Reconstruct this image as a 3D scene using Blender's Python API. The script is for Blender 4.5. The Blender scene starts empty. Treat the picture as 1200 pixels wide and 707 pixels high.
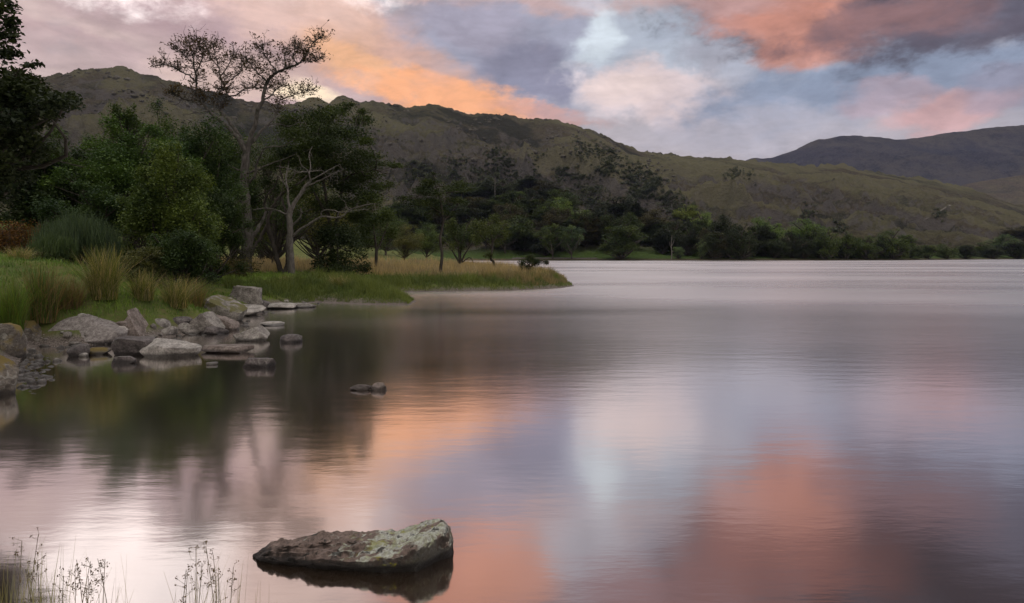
import bpy, math, random
import numpy as np
from mathutils import Vector, noise as mnoise

C = bpy.context.scene
COL = C.collection
F, CX, HY, CZ = 800.0, 600.0, 301.6, 1.7      # focal length in photo pixels, principal column, horizon row, eye height

# ------------------------------------------------------------------ camera
cam_data = bpy.data.cameras.new('camera')
cam = bpy.data.objects.new('camera', cam_data)
COL.objects.link(cam)
cam.location = (0, 0, CZ)
cam.rotation_euler = (math.radians(90), 0, 0)
cam_data.sensor_fit = 'HORIZONTAL'
cam_data.sensor_width = 36
cam_data.lens = 24
cam_data.shift_y = -(353.5 - HY) / 1200.0
cam_data.clip_start = 0.05
cam_data.clip_end = 40000
C.camera = cam

C.view_settings.view_transform = 'Standard'
C.view_settings.look = 'None'
C.view_settings.exposure = 0.0
C.view_settings.gamma = 1
C.view_settings.use_curve_mapping = False

SUN_AZ = math.radians(-15.7)      # the sun has just gone behind the ridge, left of centre
SUN_EL = math.radians(4.0)


def lin(c):
    return tuple(((x / 255.0) / 12.92 if x / 255.0 < 0.04045 else ((x / 255.0 + 0.055) / 1.055) ** 2.4) for x in c)


# ------------------------------------------------------------------ node helper
class G:
    def __init__(self, tree):
        self.t = tree
        self.n = tree.nodes
        self.l = tree.links

    def new(self, typ, **kw):
        nd = self.n.new(typ)
        for k, v in kw.items():
            setattr(nd, k, v)
        return nd

    def put(self, sock, v):
        if hasattr(v, 'is_output'):
            self.l.new(v, sock)
        elif v is not None:
            sock.default_value = v

    def math(self, op, a, b=None, c=None, clamp=False):
        nd = self.new('ShaderNodeMath', operation=op, use_clamp=clamp)
        self.put(nd.inputs[0], a)
        self.put(nd.inputs[1], b)
        self.put(nd.inputs[2], c)
        return nd.outputs[0]

    def vmath(self, op, a, b=None, out=0):
        nd = self.new('ShaderNodeVectorMath', operation=op)
        self.put(nd.inputs[0], a)
        self.put(nd.inputs[1], b)
        return nd.outputs[out]

    def remap(self, v, a, b, lo=0.0, hi=1.0, smooth=False):
        nd = self.new('ShaderNodeMapRange')
        nd.interpolation_type = 'SMOOTHSTEP' if smooth else 'LINEAR'
        self.put(nd.inputs[0], v)
        for i, x in enumerate((a, b, lo, hi)):
            self.put(nd.inputs[i + 1], x)
        return nd.outputs[0]

    def mix(self, f, a, b, mode='MIX'):
        nd = self.new('ShaderNodeMix', data_type='RGBA', blend_type=mode)
        self.put(nd.inputs[0], f)
        for s, v in ((nd.inputs[6], a), (nd.inputs[7], b)):
            self.put(s, v if hasattr(v, 'is_output') else (*v[:3], 1.0))
        return nd.outputs[2]

    def noise(self, vec, scale, detail=4, rough=0.55, dist=0.0, out='Fac', dim='3D'):
        nd = self.new('ShaderNodeTexNoise', noise_dimensions=dim)
        self.put(nd.inputs['Vector'], vec)
        self.put(nd.inputs['Scale'], scale)
        nd.inputs['Detail'].default_value = detail
        nd.inputs['Roughness'].default_value = rough
        nd.inputs['Distortion'].default_value = dist
        return nd.outputs[out]

    def mul3(self, vec, s):
        return self.vmath('MULTIPLY', vec, s)


# ------------------------------------------------------------------ world: Nishita dusk sky with procedural cloud banks, all by direction
world = bpy.data.worlds.new('World')
C.world = world
world.use_nodes = True
world.cycles.sampling_method = 'MANUAL'
world.cycles.sample_map_resolution = 512
g = G(world.node_tree)
g.n.clear()
sky = g.new('ShaderNodeTexSky', sky_type='NISHITA')
sky.sun_disc = False
sky.sun_elevation = SUN_EL
sky.sun_rotation = SUN_AZ
sky.air_density = 1.0
sky.dust_density = 2.0
tc = g.new('ShaderNodeTexCoord')
D = tc.outputs['Generated']
sep = g.new('ShaderNodeSeparateXYZ')
g.l.new(D, sep.inputs[0])
az = g.math('ARCTAN2', sep.outputs[0], sep.outputs[1])
el = g.math('ARCSINE', sep.outputs[2])
comb = g.new('ShaderNodeCombineXYZ')
g.l.new(az, comb.inputs[0])
g.l.new(el, comb.inputs[1])
UV = comb.outputs[0]
Dn = g.mul3(D, (1.0, 1.0, 1.9))
w1 = g.vmath('SUBTRACT', g.noise(Dn, 4.0, 3, 0.55, out='Color'), (0.5, 0.5, 0.5))
w2 = g.vmath('SUBTRACT', g.noise(Dn, 16.0, 6, 0.62, out='Color'), (0.5, 0.5, 0.5))
UVw = g.vmath('ADD', UV, g.mul3(w1, (0.11, 0.06, 0.0)))
UVw = g.vmath('ADD', UVw, g.mul3(w2, (0.07, 0.05, 0.0)))


def azel(px, py):
    dx = px - CX
    return math.atan2(dx, F), math.atan2(HY - py, math.hypot(F, dx))


# base colour by elevation
ramp = g.new('ShaderNodeValToRGB')
g.l.new(g.remap(el, 0.0, math.radians(90)), ramp.inputs[0])
els = ramp.color_ramp.elements
els[0].position = 0.0
els[0].color = (*lin((188, 174, 180)), 1)
els[1].position = 1.0
els[1].color = (*[x * 7.0 for x in lin((178, 172, 166))], 1)  # zenith brightened out of view to light the land from above
for p, c in ((0.10, (186, 179, 189)), (0.2, (158, 162, 178)), (0.38, (150, 152, 170))):
    e = els.new(p)
    e.color = (*lin(c), 1)
sky_col = ramp.outputs[0]
sky_b = g.vmath('SCALE', sky.outputs[0])
sky_b.node.inputs[3].default_value = 0.10
sky_col = g.mix(0.1, sky_col, sky_b)
# unseen sky behind the camera, made pale and bright to light the land
back = g.remap(sep.outputs[1], 0.25, -0.5, 0, 1, True)
sky_col = g.mix(back, sky_col, tuple(x * 1.9 for x in lin((184, 175, 170))))

CLOUDS = [
    # px, py, half width, half height, tilt (deg, + = falls to the right), colour, gain, opacity, edge softness
    (130, 60, 420, 150, 0, (200, 171, 171), 1.0, .95, .45),
    (110, 96, 150, 30, 0, (228, 206, 198), 1.0, .7, .7),
    (85, 20, 90, 20, 10, (222, 200, 192), 1.0, .6, .7),
    (215, 40, 150, 22, 8, (182, 155, 160), 1.0, .6, .7),
    (60, 66, 90, 18, -8, (182, 158, 162), 1.0, .5, .7),
    (280, 92, 90, 28, 0, (226, 196, 182), 1.0, .65, .7),
    (605, 58, 130, 72, 12, (166, 167, 186), 1.0, .95, .45),
    (640, 92, 85, 32, 8, (138, 137, 158), 1.0, .85, .6),
    (560, 28, 70, 26, 10, (166, 156, 172), 1.0, .5, .6),
    (470, 84, 130, 30, 24, (222, 176, 156), 1.0, .8, .7),
    (400, 34, 46, 56, 30, (232, 188, 164), 1.0, .7, .7),
    (425, 72, 56, 20, 30, (250, 190, 142), 1.06, .75, .7),
    (520, 113, 125, 18, 12, (250, 178, 130), 1.08, .92, .6),
    (640, 129, 80, 8, 6, (220, 166, 152), 1.0, .7, .7),
    (374, 112, 30, 15, 0, (255, 232, 200), 1.1, .95, .8),
    (660, -4, 160, 18, 4, (206, 174, 170), 1.0, .8, .7),
    (745, 70, 75, 58, 0, (184, 192, 206), 1.0, .85, .5),
    (702, 42, 18, 26, 10, (220, 230, 238), 1.0, .8, 1.0),
    (775, 106, 95, 34, 10, (226, 206, 206), 1.06, .9, .5),
    (735, 96, 40, 18, -8, (234, 212, 206), 1.0, .7, .7),
    (865, 112, 70, 26, 4, (212, 200, 206), 1.05, .7, .6),
    (900, 84, 70, 20, 0, (184, 190, 206), 1.0, .6, .6),
    (1030, 96, 210, 34, -3, (140, 154, 179), 1.0, .85, .5),
    (900, 148, 150, 24, 0, (190, 185, 196), 1.03, .7, .6),
    (1065, 116, 60, 18, 10, (192, 170, 180), 1.0, .75, .6),
    (1125, 132, 72, 20, -6, (212, 172, 172), 1.0, .95, .55),
    (1200, 105, 60, 26, 0, (158, 150, 168), 1.0, .6, .6),
    # over the frame's top edge, mirrored in the lake
    (120, -112, 300, 76, 0, (246, 233, 230), 1.75, .95, .4),
    (340, -70, 90, 90, 10, (222, 188, 176), 1.1, .8, .5),
    (545, -84, 120, 56, 0, (228, 160, 134), 1.1, .9, .5),
    (680, -45, 56, 46, 0, (196, 196, 208), 1.1, .85, .6),
    (750, -120, 100, 60, 0, (170, 118, 112), 1.0, .75, .6),
    (1240, -138, 350, 112, -3, (56, 46, 49), 1.0, .98, .4),
    (900, -60, 110, 44, 8, (160, 110, 102), 1.0, .85, .6),
    (905, 8, 90, 24, 4, (200, 146, 134), 1.0, .9, .6),
    (950, 26, 80, 26, 10, (208, 146, 128), 1.0, .9, .6),
    (950, 54, 44, 22, -14, (216, 150, 129), 1.0, .85, .7),
    (845, 2, 70, 12, 6, (196, 160, 158), 1.0, .7, .7),
    (1170, -2, 170, 40, -4, (97, 91, 104), 1.0, .97, .5),
    (1040, 26, 70, 22, -6, (156, 118, 116), 1.0, .75, .8),
]
mod = g.math('MULTIPLY', g.math('SUBTRACT', g.noise(g.mul3(D, (1, 1, 1.7)), 8.0, 9, 0.6, 0.3), 0.5), 1.5)
mod2 = g.math('MULTIPLY', g.math('SUBTRACT', g.noise(g.mul3(g.vmath('ADD', D, (3, 5, 2)), (1, 1, 1.5)), 13.0, 8, 0.62, 0.2), 0.5), 1.5)
for ci, (px, py, rx, ry, tilt, colr, gain, op, soft) in enumerate(CLOUDS):
    a0, e0 = azel(px, py)
    v = g.vmath('SUBTRACT', UVw, (a0, e0, 0))
    if tilt:
        r = g.new('ShaderNodeVectorRotate', rotation_type='Z_AXIS')
        g.l.new(v, r.inputs['Vector'])
        r.inputs['Angle'].default_value = math.radians(tilt)
        v = r.outputs[0]
    v = g.mul3(v, (F / rx, F / ry, 0))
    dist = g.math('ADD', g.vmath('LENGTH', v, out=1), mod if ci % 2 else mod2)
    m = g.remap(dist, 0.95 + soft * .62, 0.95 - soft * .62, 0.0, op, True)
    sky_col = g.mix(m, sky_col, tuple(x * gain for x in lin(colr)))
n1 = g.noise(Dn, 9.0, 7, 0.6, 0.6)
n2 = g.noise(g.mul3(D, (1, 1, 3.2)), 26.0, 6, 0.6, 0.4)
det = g.math('ADD', g.remap(n1, 0.28, 0.72, -0.2, 0.2), g.remap(n2, 0.25, 0.75, -0.1, 0.1))
sky_col = g.mix(1.0, sky_col, g.math('ADD', det, 1.0), 'MULTIPLY')
blue = g.noise(g.vmath('ADD', Dn, (7.0, 3.0, 1.0)), 6.0, 5, 0.6)
sky_col = g.mix(g.remap(blue, 0.52, 0.72, 0, 0.22, True), sky_col, lin((150, 162, 186)))
bg = g.new('ShaderNodeBackground')
g.l.new(sky_col, bg.inputs[0])
bg.inputs[1].default_value = 1.0
wo = g.new('ShaderNodeOutputWorld')
g.l.new(bg.outputs[0], wo.inputs[0])

# ------------------------------------------------------------------ sun, already down behind the fell
sd_ = bpy.data.lights.new('sun', 'SUN')
sd_.energy = 0.5
sd_.angle = math.radians(0.5)
sd_.color = (1.0, 0.72, 0.5)
sun = bpy.data.objects.new('sun', sd_)
COL.objects.link(sun)
sun_dir = Vector((math.sin(SUN_AZ) * math.cos(SUN_EL), math.cos(SUN_AZ) * math.cos(SUN_EL), math.sin(SUN_EL)))
sun.rotation_euler = sun_dir.to_track_quat('Z', 'Y').to_euler()
sun.location = (0, 0, 50)


# ------------------------------------------------------------------ helpers
def P(px, py, d):
    """the point seen at photo pixel (px, py) at the distance d"""
    return np.array(((px - CX) / F * d, d, CZ - (py - HY) / F * d))


def dwater(py):
    return CZ * F / (py - HY)


def tag(o, label=None, cat=None, group=None, kind=None):
    if label: o['label'] = label
    if cat: o['category'] = cat
    if group: o['group'] = group
    if kind: o['kind'] = kind
    return o


def link(name, me, mat=None, parent=None, smooth=False):
    o = bpy.data.objects.new(name, me)
    COL.objects.link(o)
    if mat is not None and len(me.materials) == 0:
        me.materials.append(mat)
    if parent is not None:
        o.parent = parent
    if smooth:
        me.polygons.foreach_set('use_smooth', np.ones(len(me.polygons), bool))
    return o


def empty(name, loc, rz=0.0):
    o = bpy.data.objects.new(name, None)
    o.empty_display_size = 0.2
    COL.objects.link(o)
    o.location = tuple(float(x) for x in loc)
    o.rotation_euler = (0, 0, rz)
    return o


def mesh_np(name, verts, faces, tint=None):
    """mesh of equal-sided faces from arrays"""
    verts = np.ascontiguousarray(verts, np.float32).reshape(-1, 3)
    faces = np.ascontiguousarray(faces, np.int32)
    nf, k = faces.shape
    me = bpy.data.meshes.new(name)
    me.vertices.add(len(verts))
    me.vertices.foreach_set('co', verts.ravel())
    me.loops.add(nf * k)
    me.loops.foreach_set('vertex_index', faces.ravel())
    me.polygons.add(nf)
    me.polygons.foreach_set('loop_start', np.arange(0, nf * k, k, dtype=np.int32))
    me.polygons.foreach_set('loop_total', np.full(nf, k, np.int32))
    if tint is not None:
        at = me.attributes.new('tint', 'FLOAT', 'FACE')
        at.data.foreach_set('value', np.ascontiguousarray(tint, np.float32))
    me.update(calc_edges=True)
    me.validate()
    return me


# value noise for terrain
def _hash(ix, iy, seed):
    n = (ix.astype(np.int64) * 374761393 + iy.astype(np.int64) * 668265263 + seed * 1442695041) & 0xFFFFFFFF
    n = ((n ^ (n >> 13)) * 1274126177) & 0xFFFFFFFF
    return ((n ^ (n >> 16)) & 0xFFFF) / 65535.0


def vnoise(x, y, seed=0):
    ix, iy = np.floor(x), np.floor(y)
    fx, fy = x - ix, y - iy
    fx = fx * fx * fx * (fx * (fx * 6 - 15) + 10)
    fy = fy * fy * fy * (fy * (fy * 6 - 15) + 10)
    a = _hash(ix, iy, seed); b = _hash(ix + 1, iy, seed)
    c = _hash(ix, iy + 1, seed); d = _hash(ix + 1, iy + 1, seed)
    return (a * (1 - fx) + b * fx) * (1 - fy) + (c * (1 - fx) + d * fx) * fy


def fbm(x, y, seed=0, oct=5, gain=0.5, ridged=False):
    s, amp, tot = np.zeros_like(x, dtype=float), 1.0, 0.0
    for k in range(oct):
        v = vnoise(x * 2 ** k + 17.3 * k, y * 2 ** k - 9.1 * k, seed + k) * 2 - 1
        if ridged:
            v = 1 - 2 * np.abs(v)
        s += amp * v; tot += amp; amp *= gain
    return s / tot


def grid_mesh(name, V):
    """V is (rows, cols, 3)"""
    r, c, _ = V.shape
    i = np.arange(r * c).reshape(r, c)
    f = np.stack([i[:-1, :-1], i[:-1, 1:], i[1:, 1:], i[1:, :-1]], -1).reshape(-1, 4)
    return mesh_np(name, V.reshape(-1, 3), f)


def tubes(name, lines, sides=6):
    """one mesh of tapered tubes; lines = [(points, radii)]"""
    vs, fs, off = [], [], 0
    ang = np.linspace(0, 2 * math.pi, sides, endpoint=False)
    for pts, rad in lines:
        p = np.asarray(pts, float)
        n = len(p)
        rad = np.asarray(rad, float) if np.ndim(rad) else np.full(n, float(rad))
        t = np.gradient(p, axis=0)
        t /= np.linalg.norm(t, axis=1, keepdims=True) + 1e-9
        ref = np.where(np.abs(t[:, 2:3]) > 0.9, np.array([[1.0, 0, 0]]), np.array([[0, 0, 1.0]]))
        ref = np.repeat(ref[:1], n, 0) if abs(np.abs(t[:, 2]).mean()) < 0.85 else np.repeat(np.array([[1.0, 0.13, 0]]), n, 0)
        a = np.cross(t, ref); a /= np.linalg.norm(a, axis=1, keepdims=True) + 1e-9
        b = np.cross(t, a)
        ring = p[:, None] + rad[:, None, None] * (np.cos(ang)[None, :, None] * a[:, None] + np.sin(ang)[None, :, None] * b[:, None])
        vs.append(ring.reshape(-1, 3))
        i = np.arange(n * sides).reshape(n, sides) + off
        j = np.roll(i, -1, 1)
        fs.append(np.stack([i[:-1], j[:-1], j[1:], i[1:]], -1).reshape(-1, 4))
        off += n * sides
    return mesh_np(name, np.concatenate(vs), np.concatenate(fs))


def smooth_line(pts, n=4):
    """Catmull-Rom through the points"""
    p = np.asarray(pts, float)
    if len(p) < 3:
        return p
    q = np.vstack([2 * p[0] - p[1], p, 2 * p[-1] - p[-2]])
    out = []
    for k in range(1, len(q) - 2):
        for s in np.arange(n) / n:
            out.append(0.5 * (2 * q[k] + (q[k + 1] - q[k - 1]) * s + (2 * q[k - 1] - 5 * q[k] + 4 * q[k + 1] - q[k + 2]) * s * s
                              + (3 * q[k] - q[k - 1] - 3 * q[k + 1] + q[k + 2]) * s ** 3))
    out.append(q[-2])
    return np.array(out)


def leaf_quads(cent, size, rng, up=0.35, aspect=0.55):
    """diamond leaves at the centres; returns verts (n,4,3)"""
    n = len(cent)
    nrm = rng.normal(size=(n, 3)); nrm[:, 2] = np.abs(nrm[:, 2]) + up
    nrm /= np.linalg.norm(nrm, axis=1, keepdims=True)
    a = rng.normal(size=(n, 3))
    a -= (a * nrm).sum(1, keepdims=True) * nrm
    a /= np.linalg.norm(a, axis=1, keepdims=True) + 1e-9
    b = np.cross(nrm, a)
    s = (np.asarray(size) * rng.uniform(0.6, 1.35, n))[:, None] if np.ndim(size) == 0 else (size * rng.uniform(0.6, 1.35, n))[:, None]
    bend = nrm * s * 0.12
    return np.stack([cent - a * s * 0.5, cent + b * s * aspect * 0.5 + bend, cent + a * s * 0.5, cent - b * s * aspect * 0.5 + bend], 1)


def leaf_mesh(name, cent, size, rng, tint, up=0.35, aspect=0.55):
    q = leaf_quads(cent, size, rng, up, aspect)
    return mesh_np(name, q.reshape(-1, 3), np.arange(len(q) * 4).reshape(-1, 4), tint)


# ------------------------------------------------------------------ materials
def mat_new(name):
    m = bpy.data.materials.new(name)
    m.use_nodes = True
    gg = G(m.node_tree)
    gg.n.clear()
    out = gg.new('ShaderNodeOutputMaterial')
    return m, gg, out


def pbsdf(gg, out, color, rough=0.8, spec=0.3, bump=None, bstr=0.5, bdist=0.02):
    p = gg.new('ShaderNodeBsdfPrincipled')
    gg.put(p.inputs['Base Color'], color if hasattr(color, 'is_output') else (*color[:3], 1))
    gg.put(p.inputs['Roughness'], rough)
    p.inputs['Specular IOR Level'].default_value = spec
    if bump is not None:
        b = gg.new('ShaderNodeBump')
        b.inputs['Strength'].default_value = bstr
        b.inputs['Distance'].default_value = bdist
        gg.l.new(bump, b.inputs['Height'])
        gg.l.new(b.outputs[0], p.inputs['Normal'])
    gg.l.new(p.outputs[0], out.inputs[0])
    return p


def foliage_mat(name, trans=0.25):
    """leaf colour = the object's own colour, varied leaf by leaf"""
    m, gg, out = mat_new(name)
    oi = gg.new('ShaderNodeObjectInfo')
    at = gg.new('ShaderNodeAttribute'); at.attribute_name = 'tint'
    t = at.outputs['Fac']
    c = oi.outputs['Color']
    yel = gg.mix(1.0, c, (1.4, 1.3, 0.75), 'MULTIPLY')
    drk = gg.mix(1.0, c, (0.55, 0.62, 0.7), 'MULTIPLY')
    c2 = gg.mix(gg.remap(t, 0.0, 1.0), drk, yel)
    d = gg.new('ShaderNodeBsdfPrincipled')
    gg.put(d.inputs['Base Color'], c2)
    d.inputs['Roughness'].default_value = 0.6
    d.inputs['Specular IOR Level'].default_value = 0.2
    tr = gg.new('ShaderNodeBsdfTranslucent')
    gg.put(tr.inputs[0], gg.mix(1.0, c2, (1.2, 1.25, 0.6), 'MULTIPLY'))
    mx = gg.new('ShaderNodeMixShader')
    mx.inputs[0].default_value = trans
    gg.l.new(d.outputs[0], mx.inputs[1]); gg.l.new(tr.outputs[0], mx.inputs[2])
    gg.l.new(mx.outputs[0], out.inputs[0])
    return m


M_LEAF = foliage_mat('leaves')
M_BLADE = foliage_mat('grass blades', 0.2)


def bark_mat(name, dark, light, scale=6.0):
    m, gg, out = mat_new(name)
    o = gg.new('ShaderNodeTexCoord').outputs['Object']
    n = gg.noise(gg.mul3(o, (1, 1, 0.35)), scale, 6, 0.65)
    n2 = gg.noise(o, scale * 0.3, 3)
    c = gg.mix(gg.remap(n, 0.3, 0.7), dark, light)
    c = gg.mix(gg.remap(n2, 0.55, 0.75), c, tuple(x * y for x, y in zip(dark, (0.8, 1.0, 0.7))))
    pbsdf(gg, out, c, 0.9, 0.15, n, 0.8, 0.03)
    return m


M_BARK = bark_mat('dark bark', (0.03, 0.026, 0.022), (0.085, 0.075, 0.065))
M_PALE = bark_mat('pale weathered bark', (0.065, 0.059, 0.053), (0.185, 0.172, 0.156), 9)
M_GREYBARK = bark_mat('lichened bark', (0.036, 0.032, 0.028), (0.14, 0.13, 0.116), 8)


def stone_mat(name, base, light, moss=None, moss_amt=0.0, lichen=0.3, scale=1.0):
    m, gg, out = mat_new(name)
    o = gg.new('ShaderNodeTexCoord').outputs['Object']
    oi = gg.new('ShaderNodeObjectInfo')
    o = gg.vmath('ADD', o, gg.vmath('SCALE', oi.outputs['Location']))
    geo = gg.new('ShaderNodeNewGeometry')
    n1 = gg.noise(o, 5 * scale, 8, 0.65)
    n2 = gg.noise(o, 28 * scale, 5, 0.7)
    n3 = gg.noise(o, 2.2 * scale, 5, 0.6, 1.0)
    c = gg.mix(gg.remap(n1, 0.38, 0.62), base, light)
    c = gg.mix(gg.remap(n2, 0.42, 0.66, 0.0, 0.7), c, tuple(x * 0.35 for x in base))
    if lichen:
        lm = gg.math('MULTIPLY', gg.remap(gg.noise(o, 11 * scale, 6, 0.6, 0.8), 0.56, 0.62, 0, 1, True), lichen)
        c = gg.mix(lm, c, (0.42, 0.42, 0.37))
    sepn = gg.new('ShaderNodeSeparateXYZ'); gg.l.new(geo.outputs['Normal'], sepn.inputs[0])
    if moss:
        mm = gg.math('ADD', n3, gg.math('MULTIPLY', sepn.outputs[2], 0.16))
        c = gg.mix(gg.remap(mm, 0.68 - moss_amt, 0.8 - moss_amt, 0, 0.9, True), c, moss)
    # wet band at the waterline
    sepp = gg.new('ShaderNodeSeparateXYZ'); gg.l.new(geo.outputs['Position'], sepp.inputs[0])
    h = gg.math('ADD', sepp.outputs[2], gg.math('MULTIPLY', gg.math('SUBTRACT', n1, 0.5), 0.08))
    wet = gg.remap(h, 0.035, 0.085, 1.0, 0.0, True)
    c = gg.mix(gg.math('MULTIPLY', wet, 0.75), c, tuple(x * 0.16 for x in base))
    bmp = gg.math('ADD', n1, gg.math('MULTIPLY', n2, 0.35))
    pbsdf(gg, out, c, gg.remap(wet, 0, 1, 0.9, 0.5), 0.25, bmp, 0.9, 0.03)
    return m


M_ROCK = stone_mat('grey rock', (0.13, 0.118, 0.105), (0.34, 0.315, 0.285))
M_ROCKPALE = stone_mat('pale rock', (0.22, 0.205, 0.185), (0.5, 0.47, 0.43))
M_ROCKDARK = stone_mat('dark rock', (0.07, 0.062, 0.06), (0.17, 0.15, 0.145), lichen=0.15)
M_ROCKBROWN = stone_mat('brown rock', (0.13, 0.105, 0.09), (0.29, 0.245, 0.22), lichen=0.2)
M_ROCKMOSS = stone_mat('mossy rock', (0.13, 0.12, 0.105), (0.29, 0.27, 0.24), (0.10, 0.095, 0.03), 0.10)
M_ROCKOCHRE = stone_mat('ochre lichened rock', (0.09, 0.078, 0.066), (0.21, 0.185, 0.155), (0.16, 0.12, 0.035), 0.13)
M_SHINGLE = stone_mat('stony slab', (0.17, 0.15, 0.14), (0.38, 0.35, 0.33), lichen=0.3, scale=3.0)

# ------------------------------------------------------------------ the lie of the land
SHORE_PX = [(-25, 472), (4, 446), (20, 420), (40, 406), (90, 406), (135, 402), (180, 398), (225, 391), (262, 383),
            (285, 371), (318, 361), (372, 354.5), (430, 357), (480, 357.5), (487, 353), (455, 347), (428, 343.5),
            (520, 342), (600, 341), (655, 338), (672, 335.5), (662, 329), (640, 324), (600, 318.5), (570, 315),
            (550, 312.5), (520, 310.5), (460, 309), (380, 308.3), (250, 307)]
SHORE = [(60, -6), (8, 0.2), (2.2, 1.0), (0.3, 2.0), (-1.0, 2.45), (-2.6, 2.9), (-4.4, 4.2), (-6.2, 6.4)]
for _px, _py in SHORE_PX:
    _d = dwater(_py)
    SHORE.append(((_px - CX) / F * _d, _d))
SHORE += [(-300, 330), (-3000, 600), (-3000, -2000), (60, -2000)]
SHORE = np.array(SHORE)


def signed_shore(x, y):
    """distance to the waterline, positive on land"""
    x = np.asarray(x, float); y = np.asarray(y, float)
    best = np.full(x.shape, 1e9)
    inside = np.zeros(x.shape, bool)
    n = len(SHORE)
    for k in range(n):
        ax, ay = SHORE[k]; bx, by = SHORE[(k + 1) % n]
        dx, dy = bx - ax, by - ay
        t = np.clip(((x - ax) * dx + (y - ay) * dy) / (dx * dx + dy * dy), 0, 1)
        best = np.minimum(best, np.hypot(x - ax - t * dx, y - ay - t * dy))
        cross = ((ay > y) != (by > y)) & (x < (bx - ax) * (y - ay) / (by - ay + 1e-12) + ax)
        inside ^= cross
    return np.where(inside, best, -best)


# control points: x, y, height far from the water, run-up length
CTRL = np.array([(-7, 8, 1.0, 1.2), (-9, 12, 1.5, 1.6), (-11, 16, 1.65, 1.9), (-13, 18, 1.7, 2), (-9.5, 19, 1.2, 2.2), (-9, 22, 0.8, 1.5), (-17, 24, 2.2, 3), (-25, 35, 3.2, 4),
                 (-15, 38, 0.8, 2), (-9.5, 29, 0.7, 1.2), (-6, 27, 0.4, 0.7), (-4, 25.5, 0.28, 0.4), (-8, 45, 0.7, 1.2), (0, 40, 0.4, 0.5),
                 (-5, 40, 0.45, 0.5), (-5, 52, 0.6, 1.5), (-20, 80, 1.2, 3), (-60, 60, 6, 8), (-60, 120, 6, 8), (-35, 160, 2, 6),
                 (-5, 3, 0.5, 1.0), (0, 0, 0.25, 1.0), (10, -10, 0.4, 2)], float)


def ground_z(x, y):
    x = np.asarray(x, float); y = np.asarray(y, float)
    sd = signed_shore(x, y)
    w = np.zeros(x.shape); H = np.zeros(x.shape); L = np.zeros(x.shape)
    for cx, cy, h, l in CTRL:
        q = 1.0 / (((x - cx) ** 2 + (y - cy) ** 2) / (1 + 0.02 * cy) + 1.0) ** 1.6
        w += q; H += q * h; L += q * l
    H /= w; L /= w
    nz = fbm(x * 0.5, y * 0.5, 3, 4) * 0.18 + fbm(x * 2.2, y * 2.2, 9, 3) * 0.05
    land = H * (1 - np.exp(-np.maximum(sd, 0) / L)) * (1 + nz * 0.9) + np.minimum(np.maximum(sd, 0), 1) * nz * 0.25
    bed = -np.minimum(np.maximum(-sd, 0) * 0.16, 2.6)
    return np.where(sd > 0, land, bed)


def gz(x, y):
    return float(ground_z(np.array([x]), np.array([y]))[0])


def axis(lo, hi, a, b, step, growth):
    """coordinates dense between a and b, stretching outwards to lo and hi"""
    v = list(np.arange(a, b, step))
    s, x = step, v[-1]
    while x < hi:
        s *= growth; x += s; v.append(x)
    s, x = step, v[0]
    while x > lo:
        s *= growth; x -= s; v.insert(0, x)
    return np.array(v)


gx = axis(-9000, 9000, -24, 8, 0.16, 1.14)
gy = axis(-3000, 9000, 1.0, 56, 0.16, 1.12)
GX, GY = np.meshgrid(gx, gy)
GZ = ground_z(GX, GY)
m, gg, out = mat_new('turf and mud')
o = gg.new('ShaderNodeTexCoord').outputs['Object']
sp = gg.new('ShaderNodeSeparateXYZ'); gg.l.new(o, sp.inputs[0])
na = gg.noise(o, 0.9, 6, 0.6); nb = gg.noise(o, 7.0, 5, 0.65); nc = gg.noise(o, 40.0, 3, 0.7)
turf = gg.mix(gg.remap(na, 0.35, 0.65), (0.07, 0.095, 0.025), (0.13, 0.15, 0.04))
turf = gg.mix(gg.remap(nb, 0.5, 0.72), turf, (0.13, 0.10, 0.055))
mud = gg.mix(gg.remap(nc, 0.35, 0.65), (0.05, 0.04, 0.03), (0.24, 0.21, 0.19))
hh = gg.math('ADD', sp.outputs[2], gg.math('MULTIPLY', gg.math('SUBTRACT', nb, 0.5), 0.25))
gc = gg.mix(gg.remap(hh, 0.10, 0.28, 0, 1, True), mud, turf)
pbsdf(gg, out, gc, 0.95, 0.15, gg.math('ADD', nb, nc), 0.6, 0.05)
ground = link('ground', grid_mesh('ground', np.stack([GX, GY, GZ], -1)), m, smooth=True)
tag(ground, kind='structure')

# ------------------------------------------------------------------ water
m, gg, out = mat_new('lake water')
o = gg.new('ShaderNodeTexCoord').outputs['Object']
sp = gg.new('ShaderNodeSeparateXYZ'); gg.l.new(o, sp.inputs[0])
X, Y = sp.outputs[0], sp.outputs[1]
# sheltered and glassy by the left bank, wind-ruffled out on the open lake
open_ = gg.remap(gg.math('ADD', Y, gg.math('MULTIPLY', X, 0.85)), 1, 52, 0, 1, True)
catspaw = gg.noise(gg.mul3(o, (0.016, 0.05, 1)), 1.0, 4, 0.55)
rough = gg.remap(open_, 0, 1, 0.125, 0.28)
rough = gg.math('ADD', rough, gg.remap(catspaw, 0.35, 0.65, -0.05, 0.07))
n_a = gg.noise(gg.mul3(o, (0.7, 2.2, 1)), 1.6, 4, 0.6)
n_b = gg.noise(gg.mul3(o, (1.0, 1.6, 1)), 9.0, 3, 0.6)
hgt = gg.math('ADD', n_a, gg.math('MULTIPLY', n_b, 0.14))
bmp = gg.new('ShaderNodeBump')
gg.put(bmp.inputs['Strength'], gg.remap(open_, 0, 1, 0.05, 0.32))
bmp.inputs['Distance'].default_value = 0.035
gg.l.new(hgt, bmp.inputs['Height'])
gl = gg.new('ShaderNodeBsdfGlossy', distribution='MULTI_GGX')
gl.inputs['Color'].default_value = (1.0, 0.97, 0.945, 1)
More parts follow.
